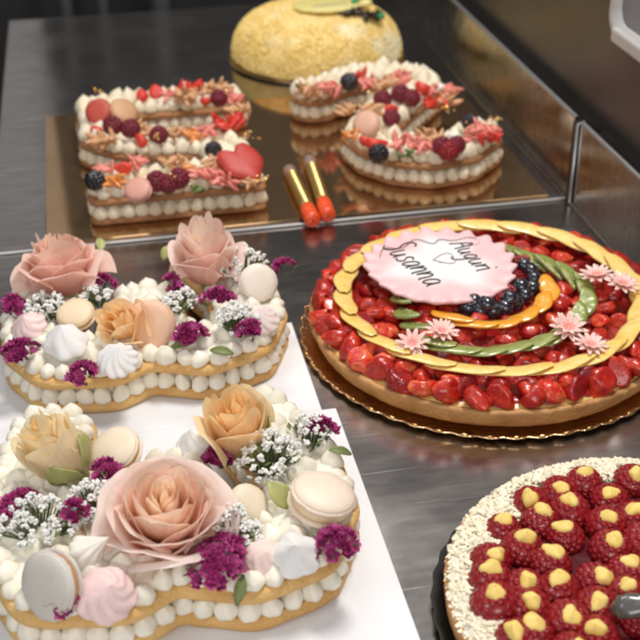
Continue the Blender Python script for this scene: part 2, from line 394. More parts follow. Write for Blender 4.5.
def rose(label, loc, axis, dia, n, height, cin, cout, cheart, openness=1.0, seed=1, group='roses on the number cakes', spin=0, sepals=0, tight=False):
    rr=random.Random(seed)
    t=thing('rose',label,'rose',loc,group); orient(t,axis,spin)
    Rm=dia/2
    heart=MB(); nh=11
    for i in range(nh):
        q=i/nh
        rows,cols=petal(None,i*2.25+rr.uniform(-.3,.3),1.5-.3*q,Rm*(.06+.27*q),height*(.98-.03*q+rr.uniform(-.02,.02)),.02+.16*q,.03,seed*50+i,lerp(cheart,(.95,.60,.28),.15),lerp(cheart,cout,.25+q*.45),lean=.25)
        heart.grid(rows,False,cols)
    h=heart.build('flower_heart',M['petal'],t)
    
    for i in range(n):
        q=(i+1)/n
        r0=Rm*(.36+.50*q**.85); H=height*((.97-.34*q**1.5) if not tight else (.97-.14*q))*rr.uniform(.95,1.04)
        c=openness*(.06+.34*q**1.6)*rr.uniform(.6,1.4)
        mb=MB(); rows,cols=petal(None,i*2.399+rr.uniform(-.25,.25),1.28-.36*q,r0,H,c,rr.uniform(.0,.07),seed*97+i,
                                 lerp(cin,cheart,.5*(1-q)),lerp(lerp(cout,cheart,.5*(1-q)**1.5),cin,rr.uniform(0,.22)),lean=.10*(1-q),z0=-height*.06*q)
        mb.grid(rows,False,cols)
        p=mb.build('petal',M['petal'],t)
    mb=MB(); mb.lathe([(.001,-height*.12),(Rm*.22,-height*.08),(Rm*.30,.02*height),(Rm*.42,.16*height)],12); mb.build('calyx',M['sepal'],t)
    for k in range(sepals):
        a=k*2*PI/max(1,sepals)+rr.uniform(-.3,.3); mb=MB(); rows=[]
        for j in range(9):
            v=j/8; w=Rm*.42*math.sin(PI*min(.98,.10+v*.88))**.8; r=Rm*(.25+.70*math.sin(v*PI/2)); z=height*(.0+.50*v**1.3)
            rows.append([Vector((r*math.cos(a)-s_*w*math.sin(a),r*math.sin(a)+s_*w*math.cos(a),z+abs(s_)*.002)) for s_ in (-1,-.5,0,.5,1)])
        mb.grid(rows); sp=mb.build('sepal',M['sepal'],t); sd=sp.modifiers.new('thick','SOLIDIFY'); sd.thickness=.0012
    return t
def shell_mesh(r,h,sx=1,heart=False,seed=0):
    mb=MB(); n=40
    prof=[(0.001,h),(.35,h*.97),(.62,h*.88),(.82,h*.70),(.94,h*.52),(.975,h*.40),(.975,h*.34),(1.01,h*.30),(1.05,h*.20),(1.05,h*.08),(1.0,0),(.9,-.0003),(.001,-.0003)]
    rows=[]
    for q,z in prof:
        row=[]
        for k in range(n):
            a=2*PI*k/n; g=1
            if heart:
                aa=(a-PI/2+PI)%(2*PI)-PI
                g=.80+.22*math.cos(aa*2)*(-.25)+.25*math.exp(-((abs(aa)-.62)**2)/.18)-.18*math.exp(-(aa**2)/.05)+.30*math.exp(-((abs(aa)-PI)**2)/.15)
            ff=1
            if z<h*.32 and q>.98: ff=1+.06*noise.noise(Vector((math.cos(a)*13,math.sin(a)*13,z*1500+seed)))
            row.append(Vector((q*r*g*ff*math.cos(a),q*r*g*ff*math.sin(a),z)))
        rows.append(row)
    mb.grid(rows,True); return mb.mesh('macaron_shell')
def macaron(label, loc, axis, dia, col, fill=(.85,.68,.45), thick=.0185, heart=False, spin=0, group='macarons on the number cakes', gold=False, name='macaron'):
    t=thing(name,label,'macaron',loc,group); orient(t,axis,spin)
    m=mat('macaron_shell_'+name,col,.5,noise_col=tuple(c*.9 for c in col),nscale=70,bump=.12,bscale=250,sss=.1)
    mf=mat('macaron_filling',fill,.6,bump=.4,bscale=300)
    h=thick*.34; g=thick*.16; me=shell_mesh(dia/2,h,heart=heart); me2=shell_mesh(dia/2,h,heart=heart,seed=5)
    obj('shell',me,m,t,(0,0,g))
    o=obj('shell',me2,m,t,(0,0,-g)); o.scale=(1,1,-1)
    mb=MB()
    def gf(r,z,a):
        if heart:
            aa=(a-PI/2+PI)%(2*PI)-PI
            r*=.80-.055*math.cos(aa*2)+.25*math.exp(-((abs(aa)-.62)**2)/.18)-.18*math.exp(-(aa**2)/.05)+.30*math.exp(-((abs(aa)-PI)**2)/.15)
        return r,z
    mb.lathe([(.001,-g*1.1),(dia*.46,-g*1.1),(dia*.485,0),(dia*.46,g*1.1),(.001,g*1.1)],36,fn=gf); mb.build('filling',mf,t)
    if gold: flakes_child(t,dia*.25,h+g)
    return t
def flakes_child(t,r,z):
    mb=MB(); flake_geo(mb,(0,0,z+.001),r,7); mb.build('gold_leaf_fleck',M['gold_leaf'],t,False)
def flake_geo(mb,c,r,n,rr=R,size=.0035):
    for i in range(n):
        p=Vector(c)+Vector((rr.uniform(-r,r),rr.uniform(-r,r),rr.uniform(0,.003)))
        a=Vector((rr.uniform(-1,1),rr.uniform(-1,1),rr.uniform(-.6,.6))).normalized()*size*rr.uniform(.5,1.3); b=Vector((rr.uniform(-1,1),rr.uniform(-1,1),rr.uniform(-.3,1))).normalized()*size*rr.uniform(.5,1.2)
        mid=p+(a+b)*.5+Vector((0,0,size*.5))
        mb.add([p,p+a,p+a+b,p+b,mid],[(0,1,4),(1,2,4),(2,3,4),(3,0,4)])
def gold(label, loc, r=.008, n=12, size=.0045):
    mb=MB(); flake_geo(mb,(0,0,0),r,n,size=size); return tag(mb.build('gold_leaf',M['gold_leaf'],None,False,loc=loc),label,'gold leaf','gold leaf on the number cakes')
def meringue(label, loc, axis, r, h, col, ribs=9, group='meringues on the flower cakes', swirl=2.2, flat=.5, seed=0):
    mb=MB(); n=ribs*8; rows=[]; cols=[]
    m=26
    for j in range(m+1):
        v=j/m; q=(math.sin(min(1,v*2.6)*PI/2)**.7)*(1-max(0,(v-.22)/.78)**(1.2+flat))
        q=max(q,.01)
        for_row=[]
        for k in range(n):
            a=2*PI*k/n; rib=1+.15*abs(math.sin(ribs*(a+swirl*v)/2))*(1-.3*v)-.07
            w=1+.09*noise.noise(Vector((math.cos(a)*2,math.sin(a)*2,v*3+seed*7.7)))+.03*noise.noise(Vector((math.cos(a)*8,math.sin(a)*8,v*14+seed)))
            lx=.18*r*v*v*math.sin(seed*2.1); ly=.18*r*v*v*math.cos(seed*3.3)
            for_row.append(Vector((r*q*rib*w*math.cos(a)+lx,r*q*rib*w*math.sin(a)+ly,h*v)))
            cols.append(lerp(tuple(c*.93 for c in col),col,rib))
        rows.append(for_row)
    mb.grid(rows,True,cols)
    o=mb.build('meringue',M['vcol'],None,loc=loc); orient(o,axis,0)
    return tag(o,label,'meringue',group)
def blossom_patch(label, loc, rx, ry, n, h=.012, col=(.33,.018,.13), rot=0, group='magenta statice flowers', seed=3, name='statice_flower', cat='flower', leafy=True):
    """papery ruffled flower head made of many small pleated petals"""
    rr=random.Random(seed); t=thing(name,label,cat,loc,group); t.rotation_euler=(0,0,rot)
    mb=MB()
    for i in range(n):
        a=rr.uniform(0,2*PI); q=math.sqrt(rr.random()); c=Vector((rx*q*math.cos(a),ry*q*math.sin(a),h*(1-q*q)*.9))
        up=Vector((math.cos(a)*q*.9,math.sin(a)*q*.9,1)).normalized()
        s=rr.uniform(.0035,.0058); cc=lerp(col,(.52,.06,.27),rr.random()**2)
        x=up.orthogonal().normalized(); y=up.cross(x); rows=[]; cols=[]
        k0=rr.uniform(0,6); N_=15
        for j in range(4):
            v=j/3; row=[]
            for k in range(N_):
                b=2*PI*k/N_; rad=s*v*(1+.22*math.sin(5*b+k0)); zz=s*(.75*v*v)+s*.28*v*math.sin(7*b+k0)
                row.append(c+x*rad*math.cos(b)+y*rad*math.sin(b)+up*zz); cols.append(lerp(tuple(g*.45 for g in cc),cc,v))
            rows.append(row)
        mb.grid(rows,True,cols)
    mb.build('florets',M['vcol'],t)
    if leafy:
        mb=MB()
        for i in range(max(4,n//5)):
            a=rr.uniform(0,2*PI); r0=rr.uniform(.2,.9); p=Vector((rx*r0*math.cos(a),ry*r0*math.sin(a),0)); d=Vector((math.cos(a),math.sin(a),rr.uniform(-.2,.7)))
            mb.tube([p-Vector((0,0,h*.4)),p+d*rx*.3,p+d*rx*.55],[.0012,.001,.0005],5)
        mb.build('stem',M['stem'],t)
    return t
def gyp(label, loc, rx, ry, n, h=.02, seed=1, rot=0, group="sprays of baby's breath"):
    """baby's breath: fine stems ending in small ruffled white balls"""
    rr=random.Random(seed); t=thing('babys_breath',label,'flower',loc,group); t.rotation_euler=(0,0,rot)
    st=MB(); fl=MB()
    for i in range(n):
        a=rr.uniform(0,2*PI); q=math.sqrt(rr.random()); c=Vector((rx*q*math.cos(a),ry*q*math.sin(a),h*(1-.8*q*q)+rr.uniform(-.2,.25)*h))
        st.tube([Vector((c.x*.4,c.y*.4,-.006)),Vector((c.x*.8,c.y*.8,c.z*.5)),c],[.0008,.0006,.0004],4)
        s=rr.uniform(.0026,.0038)
        for k in range(7):
            d=Vector((rr.gauss(0,1),rr.gauss(0,1),rr.gauss(.3,1))).normalized(); fl.ball(c+d*s*.62,(s*.46,s*.40,s*.34),6,4)
    fl.build('florets',M['gyp'],t); st.build('stem',M['stem'],t)
    mb=MB()
    for i in range(max(12,n//5)):
        a=rr.uniform(0,2*PI); q=rr.uniform(.2,1); p=Vector((rx*q*math.cos(a),ry*q*math.sin(a),rr.uniform(-.3,.5)*h)); d=Vector((rr.uniform(-1,1),rr.uniform(-1,1),.4)).normalized()*.008; s=d.cross(Vector((0,0,1))).normalized()*.0022
        mb.add([p,p+d*.5+s,p+d,p+d*.5-s],[(0,1,2,3)])
    mb.build('leaflets',M['leaf'],t,False)
    return t
def leaf(label, loc, axis, L, W, m='sepal', spin=0, name='leaf', group='leaves tucked in the cakes'):
    mb=MB(); rows=[]
    for j in range(9):
        v=j/8; w=W/2*math.sin(PI*min(.99,.04+v*.95))**.8; rows.append([Vector((L*(v-.5),s*w,.12*L*math.sin(v*PI)+abs(s)*w*.35)) for s in (-1,-.5,0,.5,1)])
    mb.grid(rows); o=mb.build(name,M[m],None,loc=loc); orient(o,axis,spin); sd=o.modifiers.new('thick','SOLIDIFY'); sd.thickness=.0008
    return tag(o,label,'leaf',group)
def berry_mesh(r,h,dr,rings,name,hollow=False):
    mb=MB()
    for i in range(rings-1 if hollow else rings):
        v=(i+.5)/rings; q=math.sin(PI*(.16+.80*v*.98)); q=max(.12,math.sin(PI*(.25+.72*v))); z=h*v
        rad=r*q; n=max(4,round(2*PI*rad/(dr*1.75)))
        for k in range(n):
            a=2*PI*(k+.5*(i%2))/n; j=R.uniform(.92,1.08)
            mb.ball((rad*math.cos(a)*.82,rad*math.sin(a)*.82,z),dr*j,8,6)
    if hollow: mb.ball((0,0,h*.44),(r*.95,r*.95,h*.49),16,10)
    else: mb.ball((0,0,h*.5),(r*.87,r*.87,h*.50),14,9); mb.ball((0,0,h*.98),dr,8,6)
    return mb.mesh(name)
RASP=[berry_mesh(.0095,.015,.0026,6,'raspberry') for _ in range(3)]
RASP_BIG=[berry_mesh(.0128+.0004*k_,.0205+.0007*(k_%3),.0030,7,'raspberry',True) for k_ in range(6)]
BLACK=berry_mesh(.009,.015,.0028,6,'blackberry')
def straw_mesh(seed):
    """strawberry halves and wedges: seeded skin outside, one or two flat cut faces"""
    rr=random.Random(seed); mb=MB(); rows=[]; n=28
    c1=Vector((rr.uniform(-.3,.3),rr.uniform(-1,1),rr.uniform(.2,1))).normalized(); d1=rr.uniform(.14,.40)
    c2=Vector((rr.uniform(-.2,.2),rr.uniform(-1,1),rr.uniform(-.3,.6))).normalized(); d2=rr.uniform(.34,.6)
    for j in range(22):
        v=j/21; q=(math.sin(PI*min(1,v*.98+.01))**.62)*(1.12-.52*v)
        row=[]
        for k in range(n):
            a=2*PI*k/n; w=1+.08*math.sin(2*a+seed)+.10*noise.noise(Vector((math.cos(a)*2,math.sin(a)*2,v*4+seed)))
            w-=.055*max(0,math.cos(k*PI+j*PI))*(1 if (j%3==0) else 0)
            p=Vector(((v-.45)*1.3,q*w*math.cos(a)*.60,q*w*math.sin(a)*.47))
            for c,d in ((c1,d1),(c2,d2)):
                e=p.dot(c)-d
                if e>0: p-=c*e*.93
            row.append(p)
        rows.append(row)
    mb.grid(rows,True); return mb.mesh('strawberry')
STRAW=[straw_mesh(i) for i in range(9)]
def place(name, me, m, loc, axis=(0,0,1), spin=0, s=1, label=None, cat=None, group=None, parent=None):
    key=(me.name,m)
    if key not in place.cache:
        c=me.copy(); c.materials.clear(); c.materials.append(M[m]); place.cache[key]=c
    o=obj(name,place.cache[key],None,parent,loc,scale=s); orient(o,axis,spin)
    if label: tag(o,label,cat or name.replace('_',' '),group)
    return o
place.cache={}
# ================================================================== THE SETTING
def plate(name,lo,hi,m,kind='structure',bv=0,parent=None):
    mb=MB(); mb.box(lo,hi); o=mb.build(name,m,parent,False)
    if kind: o['kind']=kind
    if bv: bevel(o,bv)
    return o
plate('counter_top',(-.146,1.266,-.02),(.5518,2.19,0),M['steel'],bv=.003)
plate('counter_top',(-.60,.05,-.02),(.5518,1.254,-.0005),M['steel'])
g=plate('counter_gap',(-.60,1.20,-.06),(.60,1.30,-.022),M['black'])
plate('floor',(-3,-.5,-.92),(3,5,-.9),M['back'])
o=plate('seam_strip',(-.60,1.2568,-.004),(.5500,1.2595,.0030),M['steel_lip'],None,.0012); tag(o,'thin bright metal lip across the counter below the gold cake board','metal strip')
o=plate('seam_strip',(-.60,1.2610,-.015),(.5500,1.2650,.0015),M['black'],None,.001); tag(o,'thin black strip standing in for the dark gap just behind the bright metal lip','gap strip')  # black bar stands in for the dark gap behind the lip
def wall_section(y0,y1,h,label):
    t=thing('side_wall',label,'wall',(.552,y0,0))
    mb=MB(); mb.box((0,0,-.01),(.004,y1-y0,h)); mb.build('upright_panel',M['steel_wall'],t,False)
    mb=MB(); mb.tube([(.0035,0,h),(.0035,y1-y0,h)],.0035,10); mb.build('top_rim',M['steel_lip'],t)
    mb=MB(); mb.box((.004,0,-.01),(.0225,y1-y0,h-.012)); mb.build('shadow_gap_fill',M['black'],t,False)  # black fill stands in for the shadow in the gap behind the rim
    mb=MB(); mb.tube([(-.0015,.0,.0012),(-.0015,y1-y0,.0012)],.0022,8); mb.build('floor_weld',M['steel'],t)
    return t
wall_section(1.2600,2.30,.104,'rear low steel side wall mirroring the gold cake board')
wall_section(.05,1.240,.104,'front low steel side wall beside the large fruit tart')
t=thing('wall_seam','narrow dark steel post at the seam between the two side walls','post',(.552,1.250,0))
mb=MB(); mb.box((-.002,-.004,0),(.006,.0095,.103)); o=mb.build('seam_post',M['black'],t,False); bevel(o,.0015)
mb=MB(); mb.tube([(-.003,-.0065,.002),(-.003,-.0065,.104),(.006,-.0065,.106)],.002,8); mb.build('edge_bead',M['steel_lip'],t)
mb=MB(); mb.box((0,0,0),(.02,2.65,.75)); o=mb.build('case_wall',M['dark_panel'],None,False,loc=(.575,.05,-.05)); tag(o,'dark brown steel side panel of the display case, above the low walls','wall')
mb=MB(); mb.box((-3,0,-.9),(.60,.03,1.6)); o=mb.build('back_wall',M['back'],None,False,loc=(0,2.9,0)); tag(o,'dark wall far behind the steel counter','wall')
mb=MB(); mb.box((-.62,0,.14),(-.115,.02,.90)); o=mb.build('upright_panel',M['pale'],None,False,loc=(0,2.84,0)); tag(o,'pale reflector panel added out of view, mirrored in the far left of the counter','reflector panel')  # unseen panel, added for its pale reflection in the far left steel
for x,w,h,l in ((-.05,.03,.30,'short'),(.03,.03,.30,'narrow'),(.16,.05,.28,'middle'),):
    mb=MB(); mb.lathe([(.001,-.4),(w/2,-.4),(w/2,h*.5),(w*.42,h*.8),(w*.3,h),(.001,h)],20)
    o=mb.build('container',M['post'],None,loc=(x,2.70,0)); tag(o,l+' pale container standing in the dark behind the counter edge','container')
# white framed card on the dark panel
t=thing('price_display','white plastic frame with grey insert mounted on the dark side panel, cut by the corner','frame',(.5700,1.042,.222))
def rr_loop(w,h,r,n=8):
    out=[]
    for cx,cy,a0 in ((w-r,r,-PI/2),(w-r,h-r,0),(r,h-r,PI/2),(r,r,PI)):
        for k in range(n+1): a=a0+PI/2*k/n; out.append((cx+r*math.cos(a),cy+r*math.sin(a)))
    return out
def frame_ring(w,h,r,b,d):
    a=rr_loop(w,h,r); rows=[[],[],[],[],[]]
    for (x,y) in a:
        cx,cy=w/2,h/2; sx=(w-2*b)/w; sy=(h-2*b)/h; xi,yi=cx+(x-cx)*sx,cy+(y-cy)*sy
        sm=lambda q:(x+(xi-x)*q,y+(yi-y)*q)
        for row,(q,z) in zip(rows,((0,0),(.05,d*.8),(.3,d),(.75,d),(1,d*.35))):
            X,Y=sm(q); row.append((-z,.17-X*1.0,Y))
    mb=MB(); mb.grid(rows,True); return mb
f=[]
mb=MB(); lp=rr_loop(.32,.24,.022)
fr=frame_ring(.32,.24,.022,.017,.014).build('rim',M['plastic'],t)
mb=MB(); mb.box((-.0045,-.14,.010),(0,.16,.230)); mb.build('insert',M['screen'],t,False)
mb=MB(); mb.box((-.017,-.14,-.003),(-.002,.150,.0145)); o=mb.build('bottom_clip',M['plastic'],t,False); bevel(o,.004,3)

# boards ------------------------------------------------------------
o=plate('cake_board',(-.080,1.2685,.0005),(.532,1.682,.0035),M['gold_board'],None,.001); tag(o,'rectangular mirror gold board under the two strawberry number cakes','cake board')
for (x0,x1,y0,y1,z,l) in ((-.124,.1675,.876,1.035,.0,'white cardboard cake board under the farther rose cake, nearer the gold board'),(-.115,.1800,.475,.8735,.002,'white cardboard cake board under the nearest rose cake')):
    o=plate('cake_board',(x0,y0,z+.0003),(x1,y1,z+.0028),M['card'],None,.0008); tag(o,l,'cake board')

# ================================================================== ROSE CAKES ("3" shapes, arms to the back)
shB=[('path',[(-.070,1.115),(-.082,1.04),(-.079,.985),(-.060,.953),(-.020,.947),(.015,.968),(.024,1.0),(.024,1.04)],.0365),
     ('path',[(.024,1.0),(.036,.962),(.070,.948),(.105,.962),(.121,1.00),(.115,1.06),(.095,1.115)],.0365)]
number_cake('rose_number_cake','biscuit cake shaped like a 3, crowned with roses, farther of two on white boards',(.02,1.0,.003),shB,(-.16,.20,.87,1.19),(.010,.026,.036),M['cookie'],M['cream'],.0084,.0160,.0160,'flower number cakes',100,.045,None,True)
shF=[('path',[(-.070,.835),(-.085,.76),(-.086,.70),(-.068,.655),(-.025,.648),(.008,.668),(.020,.70),(.020,.75)],.0375),
     ('path',[(.020,.70),(.036,.662),(.070,.650),(.104,.661),(.124,.70),(.122,.76),(.100,.825)],.0375)]
number_cake('rose_number_cake','biscuit cake shaped like a 3 around one big pink rose, nearest the camera',(.02,.70,.005),shF,(-.16,.20,.57,.90),(.010,.026,.036),M['cookie'],M['cream'],.0086,.0160,.0164,'flower number cakes',100,.045,None,True)
G='roses on the number cakes'
# nearest cake flowers
rose('big open pink rose at the centre of the nearest cake',(0.0126,0.6784,0.0500),(.03,-.22,.97),.090,24,.060,(.97,.58,.46),(.99,.88,.83),(.99,.74,.46),.75,3)
rose('pale yellow rose bud lying tilted at the left back of the nearest cake',(-0.0473,0.7643,0.0500),(-.50,.05,.82),.056,17,.064,(.97,.78,.54),YELL,YEL,.22,5,sepals=4,tight=True)
rose('apricot rose standing at the right back arm of the nearest cake',(0.0792,0.7662,0.0500),(-.05,-.15,.97),.056,13,.066,(.98,.66,.38),PEACHL,(.99,.66,.28),.55,9,sepals=3,tight=True)
rose('flat wide salmon pink rose on the left arm of the farther rose cake',(-0.0536,1.0584,0.0520),(-.10,.20,.97),.078,26,.062,(.96,.48,.38),(.99,.80,.72),(.99,.74,.56),.95,12)
rose('tall blush pink rose on the right arm of the farther rose cake',(0.0870,1.0563,0.0500),(-.05,.0,.98),.068,20,.072,(.97,.56,.46),PINKL,(.99,.80,.62),.75,14)
rose('small apricot rose facing left beside the peach macaron',(0.0093,0.9685,0.0500),(-.5,-.38,.72),.050,12,.050,(.98,.66,.36),(.99,.82,.54),(.99,.64,.24),.7,21)
rose('tiny peach rosebud tucked under the wide salmon rose',(-0.0396,1.0582,0.0550),(.2,-.5,.8),.024,6,.026,(.90,.50,.28),PEACHL,(.92,.52,.2),.5,25,tight=True)
# macarons
MG='macarons on the flower cakes'
macaron('ivory macaron coloured grey as if shaded, leaning at the left front of the nearest cake',(-0.0679,0.6293,0.0620),(-.62,-.62,.42),.046,(.66,.62,.56),(.55,.28,.13),.0190,group=MG)  # grey of its shadow side is mixed into the ivory shell colour
macaron('cream macaron standing behind the pale yellow rose bud',(-0.0179,0.7735,0.0600),(-.35,-.30,.88),.040,(.82,.70,.54),(.60,.36,.18),.0185,group=MG)
macaron('pale macaron leaning at the right side of the nearest cake',(0.1290,0.6794,0.0620),(.25,-.05,.95),.048,(.86,.72,.58),(.80,.62,.42),.0270,group=MG)
macaron('peach macaron standing on edge right of the small apricot rose',(0.0227,0.9600,0.0620),(-.25,-.80,.42),.044,(.82,.52,.36),(.80,.62,.42),.0185,group=MG)
macaron('ivory macaron leaning at the right end of the farther rose cake',(0.1325,1.0178,0.0620),(.15,-.72,.55),.036,(.82,.72,.62),(.80,.70,.56),.0175,group=MG)
macaron('beige macaron peeking out behind the white ruffled meringue',(-0.0443,0.9967,0.0600),(-.1,-.3,.95),.034,(.78,.62,.42),(.55,.34,.2),.0165,group=MG)
macaron('cream macaron half hidden right of the big pink rose',(0.0748,0.6949,0.0540),(.4,-.5,.75),.030,(.82,.70,.54),(.72,.5,.3),.016,group=MG)
# meringues
W=(.84,.83,.82); PK=(.84,.62,.60)
meringue('large white ruffled meringue at the left front of the farther rose cake',(-0.0536,0.9517,0.0500),(.0,-.25,.9),.0215,.030,W,6,swirl=.9,flat=.25,seed=2)
meringue('white star meringue with fine ridges at the front of the farther rose cake',(-0.0101,0.9148,0.0500),(-.05,-.35,.9),.0195,.024,W,11,swirl=1.3,flat=.3,seed=4)
meringue('blush pink meringue at the left edge of the farther rose cake',(-0.0862,0.9912,0.0500),(-.3,-.3,.9),.019,.022,PK,8,flat=.2,seed=6)
meringue('blush meringue below the ivory macaron on the farther rose cake',(0.1249,0.9581,0.0500),(.1,-.3,.9),.019,.023,(.85,.72,.68),9,flat=.2,seed=8)
meringue('pink swirled meringue at the front left of the nearest cake',(-0.0340,0.6224,0.0480),(.1,-.45,.85),.0215,.026,PK,8,swirl=2.6,flat=.3,seed=10)
meringue('ivory ridged meringue lying left of the big pink rose',(-0.0509,0.6623,0.0520),(.55,-.15,.55),.016,.034,(.84,.80,.72),9,swirl=.3,flat=-.4,seed=12)
meringue('smooth tall white meringue below the leaning macaron',(0.1013,0.6358,0.0470),(.0,-.42,.9),.0195,.031,W,5,swirl=.5,flat=-.15,seed=14)
meringue('white meringue behind the apricot rose of the nearest cake',(0.0486,0.7836,0.0440),(-.2,-.1,.95),.018,.026,W,7,flat=.1,seed=16)
meringue('small pinkish meringue at the foot of the magenta flowers',(0.0775,0.6408,0.0470),(.1,-.4,.9),.014,.018,(.85,.66,.60),7,seed=18)
# magenta flowers
for (p,rx,ry,n,rot,l) in (
 ((0.0456,0.6331,0.0580),.018,.026,60,-.5,'big magenta statice spray right of the big pink rose'),
 ((-0.0943,0.7201,0.0580),.010,.020,30,-.6,'magenta flower at the far left of the nearest cake'),
 ((-0.0259,0.7364,0.0660),.009,.013,22,.2,'magenta flower below the cream macaron on the nearest cake'),
 ((-0.0518,0.7004,0.0620),.008,.007,12,.2,'small magenta flower among white florets left of the big rose'),
 ((-0.0599,0.6178,0.0520),.008,.009,16,0,'magenta flower between shade-grey macaron and pink meringue'),
 ((0.1295,0.6345,0.0560),.015,.013,36,.3,'magenta flower at the right edge of the nearest cake'),
 ((0.1459,0.7641,0.0600),.010,.008,20,0,'magenta flower at the tip of the right arm of the nearest cake'),
 ((0.0582,0.7494,0.0560),.009,.008,16,0,'dark magenta flower at the foot of the apricot standing rose'),
 ((-0.1037,1.0302,0.0560),.011,.012,24,0,'magenta flower under the left rim of the salmon rose'),
 ((-0.0939,0.9473,0.0560),.017,.011,36,0,'magenta flowers at the left tip of the farther rose cake'),
 ((-0.0408,0.8973,0.0560),.011,.014,30,0,'magenta flower between the two white meringues'),
 ((-0.0170,1.0388,0.0640),.010,.010,20,0,'magenta flower right of the tiny peach rosebud'),
 ((0.0574,0.9392,0.0580),.012,.015,36,-.3,'magenta flower at the middle of the farther rose cake'),
 ((0.0897,0.9893,0.0640),.014,.005,20,0,'flat magenta flower under the tall blush rose'),
 ((0.1118,0.9312,0.0600),.010,.012,26,0,'magenta flower below the blush meringue on the farther cake'),
 ((0.1615,1.0426,0.0600),.012,.008,22,.5,'magenta flower at the right tip of the farther rose cake'),
 ((0.0493,1.0299,0.0620),.006,.009,12,0,'magenta petals left of the tall blush rose')):
    blossom_patch(l,p,rx,ry,n,.010,rot=rot,seed=int(rx*9000+n))
# baby's breath
for i,(p,rx,ry,n,h,l) in enumerate((
 ((-0.0790,0.7033,0.0520),.036,.026,100,.020,'thick white baby\'s breath spray at the left of the nearest cake'),
 ((-0.0360,0.7160,0.0560),.022,.018,46,.016,'baby\'s breath between the magenta flower and the big rose'),
 ((0.0981,0.7408,0.0560),.026,.026,90,.022,'white baby\'s breath spray beside the apricot standing rose'),
 ((0.1366,0.7675,0.0520),.018,.018,34,.020,'loose baby\'s breath at the back tip of the nearest cake'),
 ((0.0602,0.6676,0.0600),.014,.020,34,.012,'baby\'s breath right beside the big pink rose'),
 ((0.0730,0.6577,0.0520),.012,.016,24,.010,'baby\'s breath above the small pinkish meringue'),
 ((-0.0688,1.0148,0.0560),.026,.018,54,.016,'baby\'s breath below the wide salmon rose'),
 ((-0.0248,1.0251,0.0580),.016,.014,26,.014,'baby\'s breath right of the tiny peach rosebud'),
 ((0.1026,0.9528,0.0560),.021,.019,80,.018,'dense white baby\'s breath at the middle right of the farther cake'),
 ((0.1227,1.0468,0.0600),.026,.022,54,.024,'baby\'s breath right of the tall blush rose'),
 ((0.0540,1.0015,0.0560),.018,.020,32,.014,'baby\'s breath left of the round magenta flower'))):
    gyp(l,p,rx,ry,n,h,40+i)
# leaves
for (p,ax,L,W_,m,sp,l) in (
 ((-0.0513,0.7624,0.0560),(-.1,-.8,.5),.024,.020,'sepal',.3,'pale green sepal at the foot of the yellow rose bud'),
 ((0.0988,0.6968,0.0580),(.3,-.7,.6),.026,.017,'sepal',1.9,'pale green petal between white florets and leaning macaron'),
 ((0.0367,0.9671,0.0560),(.3,-.8,.5),.026,.018,'sepal',1.5,'pale green leaf right of the peach macaron'),
 ((0.0862,0.7445,0.0620),(.4,-.6,.6),.024,.018,'sepal',2.1,'olive leaf clasping the apricot standing rose'),
 ((0.1562,0.7429,0.0550),(.3,-.4,.8),.020,.007,'leaf',2.4,'dark green leaf at the back right tip of the nearest cake'),
 ((0.0492,0.9349,0.0520),(0,-.5,.8),.024,.008,'leaf',.2,'dark green leaf under the round magenta flower'),
 ((0.0838,0.9183,0.0500),(0,-.5,.8),.022,.009,'leaf',-.3,'dark green leaf under the dense white florets'),
 ((0.0792,0.6371,0.0500),(0,-.5,.8),.028,.008,'leaf',1.5,'dark green sprig in front of the smooth white meringue'),
 ((0.0579,0.6129,0.0480),(0,-.6,.7),.022,.008,'leaf',1.2,'dark green leaf below the big magenta spray'),
 ((0.0513,1.0968,0.0640),(-.4,-.5,.7),.018,.013,'sepal',1.2,'pale leaf left of the tall blush rose'),
 ((-0.0163,1.1262,0.0660),(.3,-.3,.8),.020,.010,'sepal',.8,'cream petal at the right rim of the salmon rose')):
    leaf(l,p,ax,L,W_,m,sp)

# ================================================================== NUMBER CAKES ON THE GOLD BOARD
sh5=[('box',-.026,.185,1.298,1.362,.010),('box',-.030,.200,1.566,1.632,.012),('path',[(-.004,1.60),(-.002,1.50)],.030),
     ('path',[(0,1.495),(.03,1.462),(.08,1.447),(.115,1.444),(.142,1.425),(.152,1.39),(.150,1.33)],.0335)]
number_cake('berry_number_cake','dark biscuit and cream cake shaped like a 5 on the left of the gold board',(.08,1.45,.0035),sh5,(-.07,.24,1.26,1.67),(.008,.0245,.0335),M['cookie2'],M['cream2'],.0092,.0205,.0162,'berry number cakes',100,.06)
sh2=[('path',[(.298,1.596),(.335,1.618),(.380,1.642),(.420,1.645),(.452,1.618),(.452,1.585),(.398,1.512),(.355,1.455),(.337,1.425),(.345,1.392),(.368,1.360),(.400,1.345),(.440,1.352),(.476,1.388)],.0325)]
number_cake('berry_number_cake','dark biscuit and cream cake shaped like a 2 on the right of the gold board',(.38,1.48,.0035),sh2,(.22,.54,1.26,1.72),(.008,.0245,.0335),M['cookie2'],M['cream2'],.0092,.0205,.0162,'berry number cakes',100,.06)
BG='fruit on the berry number cakes'
def rb(p,l,m='rasp',s=1,ax=(0,-.3,.9)): return place('raspberry',R.choice(RASP),m,p,ax,R.uniform(0,6),1.12*s*R.uniform(.95,1.08),l,'raspberry',BG)
def bb_(p,l,s=1): return place('blackberry',BLACK,'blackb',p,(R.uniform(-.5,.5),-.6,.6),0,s*1.15,l,'blackberry',BG)
def sb(p,l,s=.012,m='redflesh',ax=(0,-.2,1),sp=0): return place('strawberry',R.choice(STRAW),m,p,ax,sp,s*1.3,l,'strawberry',BG)
